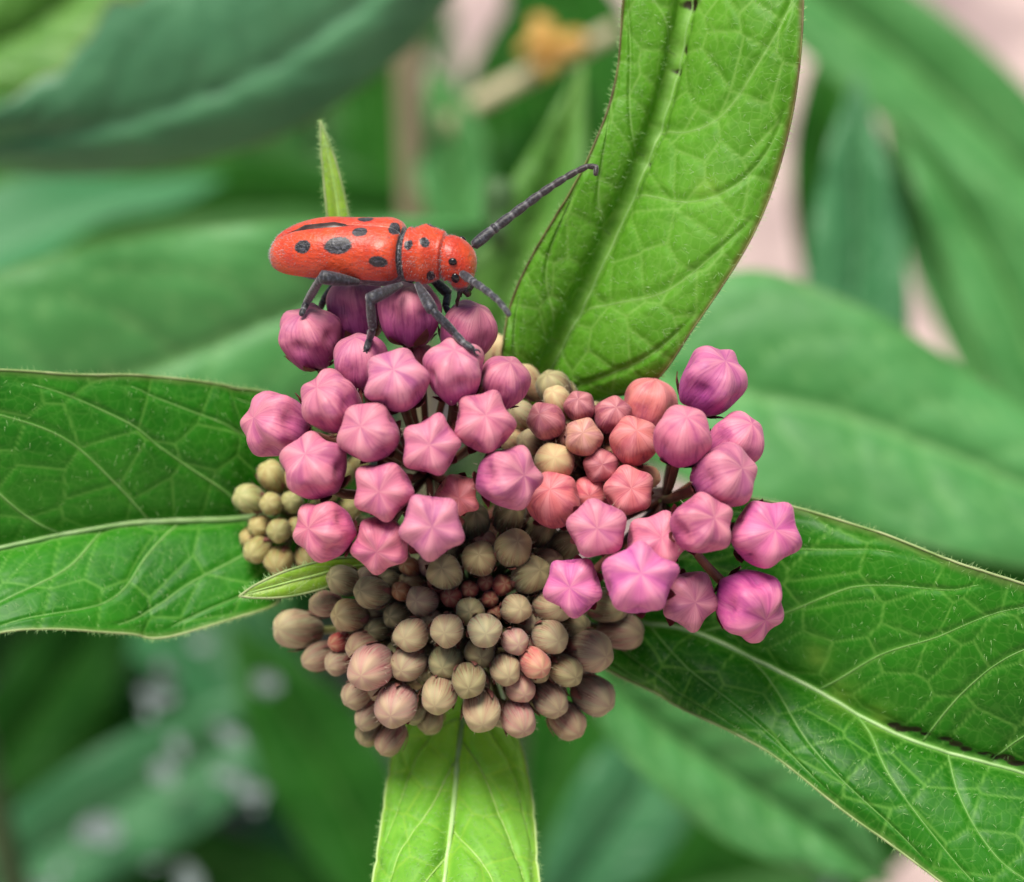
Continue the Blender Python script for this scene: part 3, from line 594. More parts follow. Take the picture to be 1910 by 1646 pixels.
# settle: buds that interpenetrate slide apart, mostly in depth
for it in range(80):
    for i in range(len(allb)):
        for j in range(i):
            A, B = allb[i], allb[j]; d = A['p'] - B['p']; dist = np.linalg.norm(d); need = .93 * (A['r'] + B['r'])
            if dist < need:
                push = d.copy(); push[:2] *= .25; push[2] = d[2] if abs(d[2]) > .2 else (.2 if A['r'] > B['r'] else -.2)
                push = norm(push) * (need - dist) * .3
                A['p'] = A['p'] + push; B['p'] = B['p'] - push

def build_umbels():
    r = np.random.default_rng(5); top = PC(880, 1000, -21)
    for ui, U in enumerate(UMBELS):
        hub = U['cc']; mb = MB()
        k = np.linspace(0, 1, 14)[:, None]; mid = (hub + top) / 2 + np.array([0, 1.0, 1.5]) * .6
        path = (1 - k) ** 2 * top + 2 * k * (1 - k) * mid + k ** 2 * hub
        v, f = tube(C2W(path), np.linspace(.95, .75, 14), 10); mb.add(v, f)
        um = mb.build('umbel', M['stem'] if U['ped'] == 'pedicel_g' else M['pedicel'], plant, ORG); um['label'] = U['label']
        for b in [q for q in allb if q['u'] == ui]:
            kd = b['kind']; me = BM[kd][r.integers(6)]
            o = link('flower_bud', me, um); rt = b['r'] * MM; el = {'pink': 1.0, 'mid': 1.0, 'round': r.uniform(1.02, 1.25)}[kd]
            axw = Vector(D(b['a'])); q = axw.to_track_quat('Z', 'Y') @ Matrix.Rotation(r.uniform(0, 6.28), 3, 'Z').to_quaternion()
            o.location = Vector((C2W(b['p']) - ORG) * MM); o.rotation_mode = 'QUATERNION'; o.rotation_quaternion = q
            o.scale = (rt * r.uniform(.96, 1.03), rt * r.uniform(.96, 1.03), rt * el * r.uniform(.95, 1.04))
            jit = r.normal(1, .07); hue = r.normal(0, .03)
            o.color = (min(1, b['col'][0] * jit * (1 + hue)), b['col'][1] * jit * (1 - hue), b['col'][2] * jit * (1 - 1.5 * hue), 1)
            ck = 'pink' if kd != 'round' else 'round'
            c = link('calyx', CM[ck][r.integers(3)], um); c.location = o.location; c.rotation_mode = 'QUATERNION'; c.rotation_quaternion = q; c.scale = o.scale
            base = b['p'] - b['a'] * b['r'] * 1.0
            kk = np.linspace(0, 1, 8)[:, None]; dist = np.linalg.norm(base - hub); m2 = base - b['a'] * dist * .35
            path = (1 - kk) ** 2 * hub + 2 * kk * (1 - kk) * m2 + kk ** 2 * base
            mb = MB(); v, f = tube(C2W(path), np.linspace(.26, .34, 8) * (1.0 if kd == 'pink' else .8), 6); mb.add(v, f)
            mb.build('pedicel', M[U['ped']], um, ORG)
build_umbels()

# ------------------------------------------------------------------ the beetle
def build_beetle():
    ex = norm(np.array([.975, -.055, .21])); ez = np.array([.03, .79, .61]); ez = norm(ez - ex * np.dot(ez, ex)); ey = np.cross(ez, ex)
    O = PC(690, 470, -.6)
    def B2C(q): q = np.asarray(q, float); return O + q[..., 0:1] * ex + q[..., 1:2] * ey + q[..., 2:3] * ez
    def C2P(c): k = DIST / (DIST - c[..., 2]) * PXMM; return np.stack([PW / 2 + c[..., 0] * k, PH / 2 - c[..., 1] * k], -1)
    base = C2W(B2C(np.array([0, 0, -3.2])))
    root = empty('longhorn_beetle', base)
    tag(root, 'red-orange longhorn beetle with black spots standing on the pink buds', 'beetle')
    rotm = np.stack([D(ex), D(ey), D(ez)], 1)      # columns: body axes in world
    root.rotation_mode = 'QUATERNION'; root.rotation_quaternion = Matrix(rotm.tolist()).to_quaternion()
    def toL(c):                                     # flower frame -> beetle local mm
        return (C2W(c) - base) @ rotm
    def bobj(name, locals_v, faces, mat, at=None, parent=root):
        return mesh_obj(name, np.asarray(locals_v) * MM, faces, mat, at, parent)
    off = np.array([0, 0, 3.2])
    # body: one continuous loft, abdomen - thorax - pronotum - head - mouth
    S = np.array([(-5.7, -.35, .10, .10, 0), (-5.6, -.35, .45, .40, 0), (-5.2, -.40, 1.0, .80, 0), (-4, -.45, 1.50, 1.2, 0), (-2, -.45, 1.78, 1.42, 0), (0, -.42, 1.88, 1.5, 0), (1.3, -.35, 1.86, 1.55, 0), (1.95, -.25, 1.55, 1.42, 0),
        (2.2, -.14, 1.38, 1.36, 0), (2.42, -.06, 1.56, 1.58, 0), (2.72, -.05, 1.52, 1.56, 0), (3.1, -.02, 1.62, 1.68, 0), (3.5, 0, 1.80, 1.74, 0), (4.0, -.03, 1.60, 1.60, 0), (4.3, -.05, 1.44, 1.48, -3), (4.50, -.06, 1.38, 1.42, -5),
        (4.60, -.10, 1.16, 1.22, -7), (4.74, -.14, 1.26, 1.30, -10), (5.05, -.26, 1.36, 1.32, -20), (5.38, -.52, 1.38, 1.22, -42), (5.62, -.88, 1.34, .98, -66), (5.64, -1.28, 1.18, .82, -78), (5.60, -1.7, .98, .68, -84), (5.58, -2.05, .74, .52, -88), (5.56, -2.3, .50, .40, -90), (5.56, -2.42, .2, .2, -90)])
    cu = catmull(S, np.linspace(0, 1, 150)); n = 72; ph = np.arange(n) * 2 * np.pi / n
    cph, sph = np.cos(ph), np.sin(ph); e = .88
    cy = np.sign(cph) * np.abs(cph) ** e; cz = np.sign(sph) * np.abs(sph) ** e
    pit = np.radians(cu[:, 4])[:, None]
    Yv = cu[:, 2:3] * cy; hz = cu[:, 3:4] * cz
    Xv = cu[:, 0:1] - hz * np.sin(pit); Zv = cu[:, 1:2] + hz * np.cos(pit)
    BV = np.stack([Xv, Yv + 0 * Xv, Zv], -1); axis_x = cu[:, 0:1] + 0 * Xv
    idx = np.linspace(0, len(S) - 1, 150)[:, None] + 0 * Xv
    # raised callus of the pronotum
    zone = smooth(8.6, 9.1, idx) * (1 - smooth(21.4, 22.6, idx))
    under = smooth(-.55, -.95, cz)[None, :] + 0 * Xv
    zone *= 1 - under * np.where(idx < 17, 1.0, .35)
    spot = np.zeros_like(Xv)
    sb = B2C(BV)
    def add_spot(arr, V3, ctr, rx, ry, rz):
        d = ((V3[..., 0] - ctr[0]) / rx) ** 2 + ((V3[..., 1] - ctr[1]) / ry) ** 2 + ((V3[..., 2] - ctr[2]) / rz) ** 2
        return np.maximum(arr, 1 / (1 + d ** 2))
    for s in (-1, 1):
        spot = add_spot(spot, BV, (2.78, s * 1.02, 1.32), .28, .30, .4); spot = add_spot(spot, BV, (3.78, s * .95, 1.45), .30, .30, .45); spot = add_spot(spot, BV, (4.1, s * 1.6, -.65), .26, .45, .45)
    spot = np.maximum(spot, .8 * smooth(21.2, 23.0, idx))
    spot = np.maximum(spot, .95 * np.exp(-((idx - 8.30) / .75) ** 2))
    F = grid_faces(150, n, True).tolist()
    body = bobj('body', (BV + off).reshape(-1, 3), [tuple(q) for q in F], M['beetle'], {'zone': zone.ravel(), 'spot': spot.ravel()})
    body['label'] = 'red head and thorax with grey furry underside'
    # wing covers
    def elytron(s):
        nx, na = 120, 70
        prof = np.array([(2.08, 1.45, 1.30, .0), (2.0, 1.80, 1.55, .0), (1.75, 2.05, 1.74, .02), (1.2, 2.16, 1.84, .05), (0, 2.12, 1.88, .06), (-1.5, 2.10, 1.86, .03), (-3, 2.06, 1.76, -.02), (-4.3, 1.94, 1.56, -.10), (-5.2, 1.68, 1.30, -.20), (-5.85, 1.22, .98, -.30), (-6.15, .74, .62, -.38), (-6.22, .3, .3, -.42)])
        c = catmull(prof, np.linspace(0, 1, nx)); al = np.radians(np.linspace(90, -24, na))[None, :]
        x, a, b, z0 = [c[:, k:k + 1] for k in range(4)]
        gap = .30 * np.exp(-((x + 3.1) / 1.35) ** 2)
        y = a * np.abs(np.cos(al)) ** .86 * np.sign(np.cos(al)); z = z0 + b * np.sign(np.sin(al)) * np.abs(np.sin(al)) ** .92
        y = y + gap * np.clip(np.sin(al), 0, 1) ** 3; z = z - .10 * np.exp(-(y / .25) ** 2) * np.clip(np.sin(al), 0, 1)
        # shoulder hump
        z = z + .10 * np.exp(-((x - 1.0) / .6) ** 2 - ((np.degrees(al) - 38) / 18) ** 2); y = y + .08 * np.exp(-((x - 1.0) / .6) ** 2 - ((np.degrees(al) - 30) / 18) ** 2)
        x = x + 0 * al
        outer = np.stack([x, s * y, z], -1); inner = np.stack([x, s * (y - .10 * np.cos(al)), z - .10 * np.sin(al)], -1)
        A = np.degrees(al) + 0 * x; sp = np.zeros_like(x)
        for (sx, sa, rx, ra) in ((-3.65, 46, .52, .52), (-1.42, 45, .86, .58), (-.22, 73, .48, .34), (1.12, 17, .58, .34), (1.72, 92, .34, .55)):
            arc = (A - sa) * np.pi / 180 * 1.9; d = ((x - sx) / rx) ** 2 + (arc / ra) ** 2; sp = np.maximum(sp, 1 / (1 + d ** 2.2))
        sp = np.maximum(sp, .8 * np.exp(-((x - 2.10) / .08) ** 2))
        V = np.concatenate([outer.reshape(-1, 3), inner.reshape(-1, 3)]) + off
        q = grid_faces(nx, na); f = q.tolist() + [list(k[::-1]) for k in (q + nx * na).tolist()]; N = nx * na
        for i in range(nx - 1):
            for j in (0, na - 1): f.append([i * na + j, (i + 1) * na + j, N + (i + 1) * na + j, N + i * na + j])
        for j in range(na - 1):
            for i in (0, nx - 1): f.append([i * na + j, i * na + j + 1, N + i * na + j + 1, N + i * na + j])
        z1 = np.ones(N)
        o = bobj('wing_cover', V, [tuple(k) for k in f], M['beetle'], {'zone': np.concatenate([z1, z1 * .2]), 'spot': np.concatenate([sp.ravel(), sp.ravel()])})
        return outer
    oc = [elytron(-1), elytron(1)]
    r = np.random.default_rng(19); mb = MB()
    for q in oc:
        nq = norm(np.cross(np.gradient(q, axis=0), np.gradient(q, axis=1))); nq = np.where((nq * (q - np.array([0, 0, -.3]) - q * np.array([1, 0, 0]))).sum(-1, keepdims=True) < 0, -nq, nq)
        for k in range(1500):
            i, j = r.integers(2, 118), r.integers(1, 69); p = q[i, j]; d = norm(nq[i, j] * .8 + np.array([-1, 0, 0]) + r.normal(0, .25, 3)); sd = norm(np.cross(d, nq[i, j])) * .008
            mb.add(np.array([p - sd, p + sd, p + d * r.uniform(.08, .18)]) + off, [(0, 1, 2)])
    tag(bobj('wing_cover_hair', np.concatenate(mb.v), mb.f, M['down']), kind='stuff')
    # short grey down over the body and the rims of the wing covers
    r = np.random.default_rng(9); mb = MB(); N3 = norm(np.cross(np.roll(BV, -1, 1) - np.roll(BV, 1, 1), np.gradient(BV, axis=0)))
    cen = np.stack([cu[:, 0], 0 * cu[:, 0], cu[:, 1]], -1)[:, None]; N3 = np.where(((BV - cen) * N3).sum(-1, keepdims=True) < 0, -N3, N3)
    for k in range(4200):
        i, j = r.integers(3, 146), r.integers(0, n); p = BV[i, j]; nn = N3[i, j]
        d = norm(nn + r.normal(0, .4, 3) + np.array([-.5, 0, -.1])); sd = norm(np.cross(d, nn + .1)) * .010; ln = r.uniform(.10, .24)
        mb.add(np.array([p - sd, p + sd, p + d * ln]) + off, [(0, 1, 2)])
    tag(bobj('body_hair', np.concatenate(mb.v), mb.f, M['down']), kind='stuff')
    # folded dark hind wings seen in the slit between the covers
    v, f = tube(np.array([(-.3, 0, 1.45), (-2, 0, 1.40), (-3.8, 0, 1.12), (-5.2, 0, .65)]) + off, [.25, .55, .55, .25], 10); bobj('folded_wing', v, f, M['mouth'])
    # eyes: upper and lower lobe on each side of the antenna socket
    def ell(ctr, r3, nr=10, ns=14):
        u = np.linspace(0, np.pi, nr)[:, None]; t = np.arange(ns) * 2 * np.pi / ns
        V = np.stack([r3[0] * np.sin(u) * np.cos(t), r3[1] * np.sin(u) * np.sin(t), r3[2] * np.cos(u) + 0 * t], -1).reshape(-1, 3) + ctr
        return V, [tuple(q) for q in grid_faces(nr, ns, True).tolist()]
    px = C2P(sb); nrm = norm(np.cross(np.roll(sb, -1, 1) - np.roll(sb, 1, 1), np.gradient(sb, axis=0)))
    def pick(x, y):
        d = (px[..., 0] - x) ** 2 + (px[..., 1] - y) ** 2 + (sb[..., 2] < sb[75:, :, 2].mean() - .2) * 1e6; k = np.unravel_index(np.argmin(d), d.shape); return BV[k]
    sk = pick(862, 512); e1 = pick(846, 489); e2 = pick(849, 519); sock = pick(862, 512)
    for s in (-1, 1):
        for q, rr in ((e1, (.27, .20, .25)), (e2, (.26, .20, .34))):
            c = np.array([q[0], -s * q[1] if s > 0 else q[1], q[2]]); c = np.array([q[0], abs(q[1]) * s, q[2]])
            v, f = ell(c + off, rr); bobj('eye', v, f, M['eye'])
    # jaws and palps
    for s in (-1, 1):
        v, f = tube(np.array([(5.75, s * .45, -2.1), (5.95, s * .38, -2.5), (5.80, s * .12, -2.85)]) + off, [.26, .22, .06], 8); bobj('mandible', v, f, M['mouth'])
        v, f = tube(np.array([(5.45, s * .5, -2.15), (5.40, s * .62, -2.6), (5.25, s * .55, -2.95), (5.2, s * .5, -3.3)]) + off, [.12, .11, .12, .08], 8); bobj('palp', v, f, M['mouth'])
    # limbs, given in flower-frame points
    def limb(name, pts, rad, segs=None, mat='limb', brown=0.0, n=12, per=7, ring=True, parent=root):
        """pts: (k,3) joints; each piece swells and is pinched at the joints"""
        P_ = []; R_ = []; G_ = []
        for i in range(len(pts) - 1):
            k = np.linspace(0, 1, per)
            for q in (k if i == len(pts) - 2 else k[:-1]):
                P_.append(pts[i] * (1 - q) + pts[i + 1] * q); r0 = rad[i] if np.ndim(rad[i]) == 0 else rad[i][0] * (1 - q) + rad[i][1] * q
                R_.append(r0 * (.80 + .28 * math.sin(math.pi * min(1, .12 + q * .80)))); G_.append(1.0 if ring and q < .08 and i > 0 else 0.0)
        v, f = tube(toL(np.array(P_)), R_, n); rg = np.concatenate([np.repeat(G_, n), [0, 0]])
        br = np.concatenate([np.repeat(np.linspace(0, 1, len(P_)) * brown, n), [0, 0]])
        PL = toL(np.array(P_)); rr_ = np.random.default_rng(int(abs(PL[0].sum()) * 1000) % 99991); v = list(v); f = list(f); rg = list(rg); br = list(br)
        ln_ = np.linalg.norm(PL[-1] - PL[0])
        for k in range(int(34 * ln_) if n > 6 else 0):
            i = rr_.integers(0, len(PL) - 1); ax = norm(PL[i + 1] - PL[i]); o = norm(np.cross(ax, rr_.normal(0, 1, 3))); p = PL[i] + (PL[i + 1] - PL[i]) * rr_.random() + o * R_[i] * .9
            d = norm(o + ax * rr_.uniform(.3, 1.2)); sd = norm(np.cross(d, o + .01)) * .009; b0 = len(v); v += [p - sd, p + sd, p + d * rr_.uniform(.08, .2)]; f.append((b0, b0 + 1, b0 + 2)); rg += [.6, .6, .9]; br += [0, 0, 0]
        return bobj(name, np.array(v), f, M[mat], {'ring': np.array(rg), 'brown': np.array(br)}, parent)
    def P3(*a): return np.array([PC(*q) for q in a])
    # where the feet land: the surface of the bud below
    def land(x, y):
        best = None
        for b in allb:
            q = PC(x, y, b['p'][2]); d2 = ((q - b['p'])[:2] ** 2).sum()
            if d2 < (b['r'] * 1.04) ** 2:
                w = b['p'][2] + math.sqrt((b['r'] * 1.08) ** 2 - d2)
                best = w if best is None or w > best else best
        return best if best is not None else -2.0
    W = lambda x, y: land(x, y) + .22
    def leg(coxa, knee, ankle, tars, thick, tw, claw):
        o = limb('leg', P3(coxa, knee), [(.20 * thick, .42 * thick)], ring=False)
        limb('tibia', P3((knee[0], knee[1], knee[2]), ankle), [(.25 * tw, .27 * tw)], ring=False, parent=o)
        limb('tarsus', P3(ankle, *tars), [.21 * tw, .20 * tw, .22 * tw][:len(tars)], parent=o)
        t = np.array(tars[-1], float); p = t - (np.array(tars[-2]) if len(tars) > 1 else np.array(ankle))
        dx, dy = norm(p[:2])
        for s in (-1, 1):
            if claw: limb('claw', P3(tuple(t), (t[0] + dx * 10 - dy * 5 * s, t[1] + dy * 10 + dx * 5 * s, t[2] - .1), (t[0] + dx * 15 - dy * 3 * s, t[1] + dy * 15 + dx * 3 * s, t[2] - .45)), [.07, .05], ring=False, n=6, per=4, parent=o)
        return o
    wa, wb_ = W(694, 632), W(684, 650)
    leg((748, 532, .6), (690, 558, 2.6), (695, 612, max(W(695, 612), 1.4)), [(689, 634, wa), (683, 652, wb_)], 1.05, 1.05, True)      # middle leg
    leg((778, 530, .8), (806, 578, 2.4), (848, 622, max(W(848, 622), 2.0)), [(865, 640, W(865, 640)), (882, 652, W(882, 652))], 1.0, 1.0, True)     # fore leg
    leg((668, 527, .4), (600, 517, 1.6), (572, 564, W(575, 575) - .1), [(566, 578, W(572, 580)), (562, 588, W(566, 588))], 1.15, .95, False)         # hind leg
    leg((690, 520, -3.2), (628, 528, -4.4), (604, 560, -4.8), [(598, 575, -5.2), (594, 586, -5.4)], 1.0, .95, False)
    leg((770, 520, -2.6), (742, 540, -4.4), (746, 575, -4.2), [(748, 586, -4.2), (750, 596, -4.2)], 1.0, .95, False)
    leg((800, 515, -2.2), (836, 548, -3.0), (831, 572, -2.2), [(838, 585, -1.8), (846, 596, -1.8)], .9, .9, False)
    # antennae: eleven ringed segments each, the far one raised and hooked at the tip
    def antenna(path, lens, r0, r1, brown):
        dense = catmull(path, np.linspace(0, 1, 400)); cl = np.concatenate([[0], np.cumsum(np.linalg.norm(np.diff(dense, axis=0), axis=1))]); tot = cl[-1]
        cut = np.cumsum([0] + lens) / sum(lens) * tot; pts = np.stack([np.interp(cut, cl, dense[:, k]) for k in range(3)], 1)
        limb('antenna', pts, list(np.linspace(r0, r1, len(lens))), brown=brown, per=8)
    ws = O[2]
    antenna(P3((884, 458, ws + .3), (905, 440, ws + .2), (960, 398, ws), (1020, 354, ws), (1070, 323, ws), (1104, 308, ws + .1), (1113, 313, ws + .3), (1111, 327, ws + .4)), [4, .9, 3.2, 3, 2.8, 2.6, 2.4, 2.2, 2, 1.8, 1.5], .33, .15, .9)
    s0 = B2C(sock); sp_ = C2P(s0)
    antenna(np.vstack([s0[None], P3((880, 524, s0[2] + .9), (905, 541, s0[2] + 2.0), (930, 562, s0[2] + 3.0), (950, 588, s0[2] + 3.8))]), [3, .8, 2.4, 2.2, 2, 1.8, 1.6], .25, .16, .1)
build_beetle()

# ------------------------------------------------------------------ plants behind
def stem_to(parent, org, top, mat, r0=2.6, r1=1.4, name='stem', bend=3):
    mb = MB(); p = np.array([[org[0], org[1], -6], [org[0] + bend, org[1] + bend, top[2] * .4], [org[0] * .5 + top[0] * .5, org[1] * .5 + top[1] * .5, top[2] * .75], top])
    p = catmull(p, np.linspace(0, 1, 30)); v, f = tube(p, np.linspace(r0, r1, 30), 10); mb.add(v, f); return mb.build(name, mat, parent, org)

def shift(rows, w): return [(r[0], r[1], r[2] if len(r) > 5 else w) + tuple(r[3:]) for r in rows]
def far_plant(label, leaves, name='milkweed_plant', group='milkweed plants of the background', foot=None):
    first = leaves[0][0][0]; base = P(*first[:3]); org = np.array([base[0], base[1] + 6, 0.0])
    if foot: org[0] = P(*foot)[0]; org[1] = P(*foot)[1]
    root = empty(name, org); tag(root, label, 'plant', group)
    tops = [P(*rows[0][:3]) for rows, *_ in leaves]; hi = max(tops, key=lambda q: q[2])
    top = np.array([hi[0], hi[1] + 3, hi[2] + 2]) if foot else np.array([org[0], org[1], hi[2] + 2]); stem_to(root, org, top, M['stem_far'])
    for i, (rows, m, kw) in enumerate(leaves):
        leaf(root, org, rows, M[m], 90, 33, 9, .25, 4.0, kw.get('b', (.8, .8)), 60 + i * 7 + len(label), .4, None, .6, rag=kw.get('rag', 0))
        b = tops[i]; kz = np.clip((b[2] - 8) / top[2], 0, 1); d = np.array([org[0] * (1 - kz) + top[0] * kz, org[1] * (1 - kz) + top[1] * kz, max(b[2] - 8, 5)])
        if np.linalg.norm(b - np.array([org[0], org[1], b[2]])) > 2:
            mb = MB(); k = np.linspace(0, 1, 8)[:, None]; v, f = tube(d * (1 - k) + b * k, .9, 7); mb.add(v, f); mb.build('petiole', M['stem_far'], root, org)
    return root
def LR(w, *rows, d=(2, 2), slope=0):
    n = len(rows); return [(r[0], r[1], w + slope * i / (n - 1), r[2], r[3], d[0], d[1]) for i, r in enumerate(rows)]

far_plant('milkweed whose wide blue-green leaf with a ragged brown edge spreads behind the upright bract', [
    (LR(-78, (-300, 300, 4, 4), (-150, 290, 30, 30), (0, 262, 68, 62), (180, 240, 150, 86), (380, 180, 240, 116), (560, 90, 240, 125), (760, -70, 150, 110), (930, -230, 2, 2), d=(3, -5)), 'bg_blue', {'rag': .14}),
    (LR(-105, (-260, 190, 4, 4), (-40, 100, 90, 90), (120, 10, 120, 120), (260, -120, 100, 90), (420, -260, 2, 2)), 'bg_yel', {})])
far_plant('milkweed whose broad green leaf with a pale midrib lies behind the beetle', [
    (LR(-72, (930, 420, 8, 8), (700, 515, 110, 120), (500, 600, 170, 195), (280, 690, 220, 255), (50, 765, 230, 260), (-250, 850, 180, 200), (-550, 930, 3, 3), d=(-2, 3), slope=8), 'bg_mid', {}),
    (LR(-76, (930, 620, 25, 25), (950, 540, 80, 80), (990, 430, 75, 75), (1045, 280, 48, 48), (1085, 120, 3, 3), d=(2, 2)), 'bg_yel', {})], foot=(860, 1700, -150))
far_plant('milkweed with a long blurred leaf crossing behind the lone upper magenta bud', [
    (LR(-72, (1020, 630, 8, 8), (1180, 690, 130, 120), (1350, 730, 232, 190), (1550, 770, 206, 192), (1750, 840, 155, 182), (1950, 925, 112, 145), (2150, 1010, 60, 70), (2300, 1070, 2, 2), d=(-2, 3)), 'bg_mid', {}),
    (LR(-75, (1060, 1180, 20, 20), (1200, 1330, 90, 80), (1400, 1470, 110, 110), (1560, 1570, 70, 70), (1660, 1650, 3, 3), d=(2, 2)), 'bg_mid', {})], foot=(900, 1700, -150))
far_plant('distant milkweed with an upright blue-green pointed leaf against bare pink ground', [
    (LR(-125, (2020, 1080, 8, 8), (1985, 900, 55, 60), (1930, 680, 90, 95), (1850, 490, 85, 85), (1750, 320, 55, 50), (1650, 210, 3, 3)), 'bg_mid', {}),
    (LR(-120, (1660, 860, 8, 8), (1602, 640, 95, 95), (1600, 430, 85, 85), (1596, 280, 52, 52), (1600, 140, 3, 3)), 'bg_teal', {}),
    (LR(-185, (1545, 660, 8, 8), (1532, 480, 42, 46), (1535, 330, 62, 60), (1545, 180, 52, 50), (1550, 40, 3, 3)), 'bg_dark', {}),
    (LR(-172, (1850, 820, 8, 8), (1800, 640, 34, 36), (1745, 490, 46, 46), (1690, 340, 36, 36), (1650, 210, 3, 3)), 'bg_mid', {}),
    (LR(-150, (2170, 1190, 8, 8), (1990, 1120, 75, 70), (1810, 1060, 90, 80), (1610, 1000, 60, 60), (1450, 960, 3, 3)), 'bg_dark', {}),
    (LR(-160, (2200, 600, 8, 8), (2080, 480, 60, 60), (1880, 290, 105, 110), (1680, 110, 110, 115), (1490, -40, 90, 80), (1350, -180, 3, 3)), 'bg_mid', {})])
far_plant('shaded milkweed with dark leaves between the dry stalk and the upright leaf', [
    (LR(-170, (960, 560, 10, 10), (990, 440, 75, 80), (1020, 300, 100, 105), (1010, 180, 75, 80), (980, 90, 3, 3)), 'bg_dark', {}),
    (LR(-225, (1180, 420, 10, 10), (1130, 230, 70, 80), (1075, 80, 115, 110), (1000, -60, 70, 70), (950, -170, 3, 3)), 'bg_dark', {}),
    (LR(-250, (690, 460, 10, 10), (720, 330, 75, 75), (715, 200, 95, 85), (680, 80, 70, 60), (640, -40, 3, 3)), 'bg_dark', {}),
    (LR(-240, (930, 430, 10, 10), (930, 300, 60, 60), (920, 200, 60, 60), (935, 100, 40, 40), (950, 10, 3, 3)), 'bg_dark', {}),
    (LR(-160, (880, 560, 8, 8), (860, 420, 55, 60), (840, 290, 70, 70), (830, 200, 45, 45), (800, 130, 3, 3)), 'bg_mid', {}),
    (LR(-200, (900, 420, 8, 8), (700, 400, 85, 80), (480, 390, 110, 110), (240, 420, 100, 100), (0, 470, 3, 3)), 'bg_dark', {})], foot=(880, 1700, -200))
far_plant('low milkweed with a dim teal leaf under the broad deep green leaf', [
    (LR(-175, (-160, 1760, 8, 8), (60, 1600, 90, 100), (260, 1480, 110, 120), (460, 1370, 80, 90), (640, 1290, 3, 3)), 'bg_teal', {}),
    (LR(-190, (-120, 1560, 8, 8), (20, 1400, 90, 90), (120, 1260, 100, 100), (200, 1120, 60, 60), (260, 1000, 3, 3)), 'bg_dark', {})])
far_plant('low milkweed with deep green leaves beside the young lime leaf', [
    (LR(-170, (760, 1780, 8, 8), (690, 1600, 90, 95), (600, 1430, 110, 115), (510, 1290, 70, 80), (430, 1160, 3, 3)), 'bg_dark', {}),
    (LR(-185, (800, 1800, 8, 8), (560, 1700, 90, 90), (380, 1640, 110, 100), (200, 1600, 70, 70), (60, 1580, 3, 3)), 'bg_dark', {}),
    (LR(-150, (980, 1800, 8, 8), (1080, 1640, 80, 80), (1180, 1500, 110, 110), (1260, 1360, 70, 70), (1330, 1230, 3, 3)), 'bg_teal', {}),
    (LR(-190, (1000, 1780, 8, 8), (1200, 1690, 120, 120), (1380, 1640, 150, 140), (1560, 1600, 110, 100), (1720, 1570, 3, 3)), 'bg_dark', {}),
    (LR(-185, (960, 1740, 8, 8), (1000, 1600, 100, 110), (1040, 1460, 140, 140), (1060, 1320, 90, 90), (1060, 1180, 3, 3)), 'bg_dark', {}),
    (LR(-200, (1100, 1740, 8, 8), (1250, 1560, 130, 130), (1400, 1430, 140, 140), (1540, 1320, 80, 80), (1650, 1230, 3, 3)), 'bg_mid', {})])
# dry stalks
def dry():
    a, b = P(762, 110, -150), P(775, 470, -170); d = norm(b - a); a0, b0 = a, b; org = b + d * (b[2] / -d[2]); org[2] = 0
    root = empty('dry_stalk', org); tag(root, 'tan dry stalk behind the beetle, its side branch ending in an orange withered bloom', 'stalk')
    k = np.linspace(-.45, 1, 20)[:, None]; mb = MB(); top = a - d * 15; v, f = tube(top * (1 - np.linspace(0, 1, 20)[:, None]) + org * np.linspace(0, 1, 20)[:, None], 1.9, 10); mb.add(v, f); mb.build('stem', M['stem_dry'], root, org)
    a, b = P(1150, 55, -165), P(870, 205, -160); c = a0 * .35 + b0 * .65
    pts = catmull(np.array([c, c * .35 + b * .65 + np.array([0, 0, -1.0]), b, a]), np.linspace(0, 1, 30)); mb = MB(); v, f = tube(pts, np.linspace(1.7, 1.1, 30), 10); mb.add(v, f); mb.build('branch', M['stem_dry'], root, org)
    q = P(1032, 84, -158); mb = MB(); r = np.random.default_rng(3)
    for k in range(6):
        dd = norm(r.normal(0, 1, 3) + np.array([0, 0, .6])); v, f = tube(np.array([q, q + dd * 1.7, q + dd * 3.1, q + dd * 4.3]), [.4, 1.4, 1.5, .4], 8); m2 = MB(); m2.add(v, f); m2.build('petal', M['orange'], root, org)
dry()

# thicket of further plants, leaves in opposite pairs on upright stems
GAPS = [(835, 60, 55), (1450, 300, 110), (1450, 480, 110), (1760, 640, 110), (1890, 60, 110), (1640, 190, 70), (1530, 1600, 70)]
def leaf_proto(k):
    r = np.random.default_rng(200 + k); ns, nt = 26, 11
    s = np.linspace(0, 1, ns)[:, None]; t = np.linspace(-1, 1, nt)[None, :]
    wd = .15 * np.sin(np.pi * s ** .8) ** .8 * (1 - .3 * s) + .006
    z = .22 * s - .38 * s ** 2 * (1 + .3 * k) + .05 * np.abs(t) * np.sin(np.pi * s) + .012 * np.sin(s * 20 + k) * np.abs(t) ** 2
    V = np.stack([s + 0 * t, wd * t, z], -1).reshape(-1, 3); vein = (np.exp(-(t * 6) ** 2) + 0 * s).ravel()
    return V, [tuple(q) for q in grid_faces(ns, nt).tolist()], {'vein': vein, 'edge': (np.abs(t) + 0 * s).ravel() * .9}
PROTO = {(k, m): mesh_data('leaf', *leaf_proto(k)[:2], M[m], leaf_proto(k)[2]) for k in range(3) for m in ('bg_dark', 'bg_mid', 'bg_teal')}
def to_px(Q):
    q = np.asarray(Q) - FOC; u = q @ R_AX; v = q @ U_AX; w = q @ W_AX; k = DIST / np.maximum(DIST - w, 1) * PXMM
    return PW / 2 + u * k, PH / 2 - v * k, w
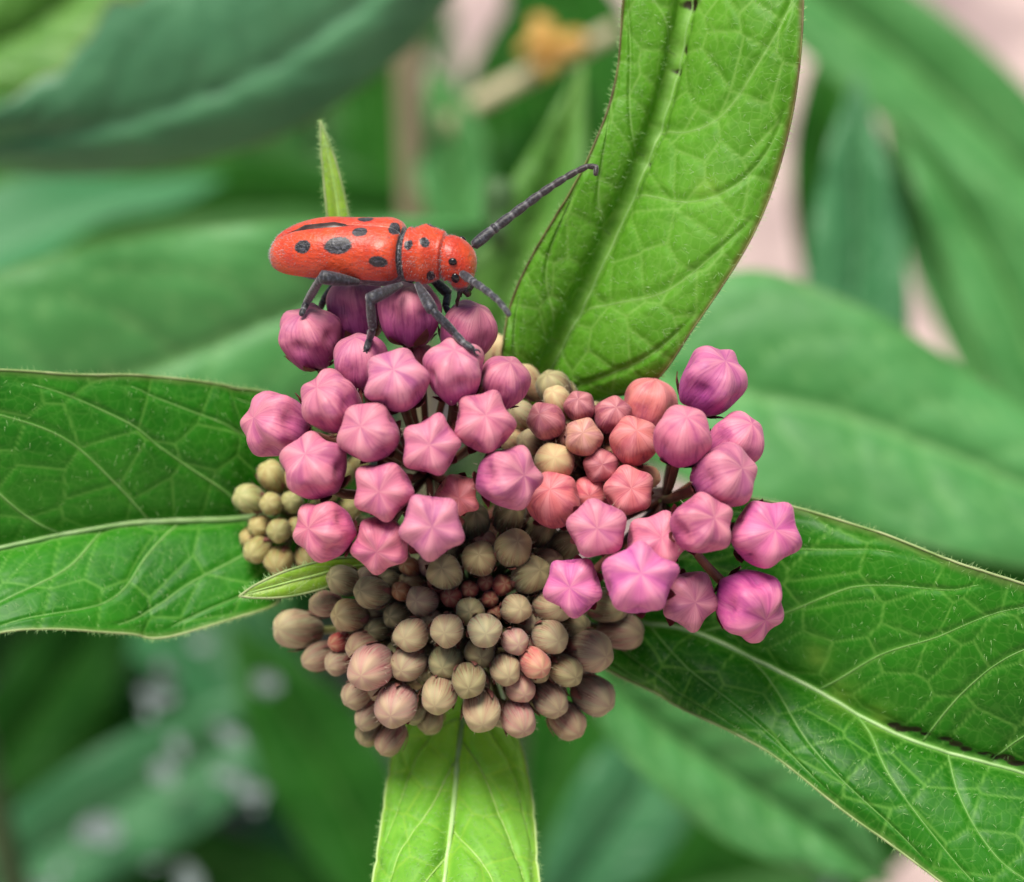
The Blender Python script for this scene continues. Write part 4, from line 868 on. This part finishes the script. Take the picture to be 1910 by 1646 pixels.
def thicket():
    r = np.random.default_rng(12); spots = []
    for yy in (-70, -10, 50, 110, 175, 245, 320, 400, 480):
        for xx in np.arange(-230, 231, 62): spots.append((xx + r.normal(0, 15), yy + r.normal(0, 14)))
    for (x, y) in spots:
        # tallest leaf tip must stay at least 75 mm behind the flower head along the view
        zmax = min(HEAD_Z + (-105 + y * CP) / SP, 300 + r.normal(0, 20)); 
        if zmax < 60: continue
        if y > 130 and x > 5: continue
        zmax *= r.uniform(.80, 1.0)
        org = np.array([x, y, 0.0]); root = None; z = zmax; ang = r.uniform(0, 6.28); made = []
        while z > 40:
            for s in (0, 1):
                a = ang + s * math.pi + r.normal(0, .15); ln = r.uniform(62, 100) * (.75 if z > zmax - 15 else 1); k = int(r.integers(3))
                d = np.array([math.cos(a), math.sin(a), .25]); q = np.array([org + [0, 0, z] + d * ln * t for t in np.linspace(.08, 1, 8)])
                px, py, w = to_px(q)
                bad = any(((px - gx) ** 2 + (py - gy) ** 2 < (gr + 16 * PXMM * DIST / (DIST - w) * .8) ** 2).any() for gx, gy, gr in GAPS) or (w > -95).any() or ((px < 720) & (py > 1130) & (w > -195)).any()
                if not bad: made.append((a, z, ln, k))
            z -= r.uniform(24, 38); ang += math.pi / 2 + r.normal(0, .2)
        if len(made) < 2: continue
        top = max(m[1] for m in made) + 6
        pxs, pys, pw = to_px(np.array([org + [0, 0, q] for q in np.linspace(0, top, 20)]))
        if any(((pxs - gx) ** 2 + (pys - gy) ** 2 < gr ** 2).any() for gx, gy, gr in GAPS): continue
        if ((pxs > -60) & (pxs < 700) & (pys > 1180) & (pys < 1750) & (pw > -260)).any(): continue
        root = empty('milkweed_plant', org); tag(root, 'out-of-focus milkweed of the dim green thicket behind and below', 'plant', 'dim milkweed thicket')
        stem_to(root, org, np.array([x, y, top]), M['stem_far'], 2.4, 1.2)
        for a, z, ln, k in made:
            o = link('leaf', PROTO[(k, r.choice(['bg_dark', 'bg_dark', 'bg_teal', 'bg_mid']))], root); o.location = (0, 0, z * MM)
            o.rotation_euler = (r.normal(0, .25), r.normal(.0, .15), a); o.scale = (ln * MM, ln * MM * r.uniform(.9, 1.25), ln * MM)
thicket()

# small pale leaf shapes added as stand-ins for unidentified blurred patches
def withered():
    r = np.random.default_rng(4); prot = []
    for k in range(3):
        ns, nt = 16, 9; q = np.linspace(0, 1, ns)[:, None]; t = np.linspace(-1, 1, nt)[None, :]
        wd = .26 * np.sin(np.pi * q) ** .7 + .01
        V = np.stack([q - .5 + 0 * t, wd * t * (1 + .1 * np.sin(9 * q + k)), .10 * np.sin(q * 5 + k) + .16 * np.abs(t) ** 1.5 * np.sin(np.pi * q) + .02 * np.sin(14 * q + 5 * t)], -1).reshape(-1, 3)
        prot.append(mesh_data('pale_patch', V, [tuple(f) for f in grid_faces(ns, nt).tolist()], M['pale']))
    for i, (px, py, w, ln) in enumerate(((290, 1335, -164, 7), (345, 1385, -163, 7.5), (405, 1430, -164, 9), (200, 1565, -165, 9), (110, 1625, -166, 8), (300, 1650, -172, 9), (500, 1480, -160, 6), (480, 1285, -163, 6), (360, 1205, -170, 7), (1530, 1600, -182, 7))):
      for k in range(2):
        o = link('pale_patch', prot[(i + k) % 3]); g = P(px + r.normal(0, 26), py + r.normal(0, 26), w + r.normal(0, 1.5)); o.location = Vector(g * MM); o.scale = (ln * r.uniform(.35, .7) * MM,) * 3; o.rotation_euler = (r.normal(.3, .4), r.normal(0, .4), -.6 + r.normal(0, .7))
        tag(o, 'small pale grey blurred patch among dim leaves under the flower head', 'leaf', 'pale blurred patches')
withered()
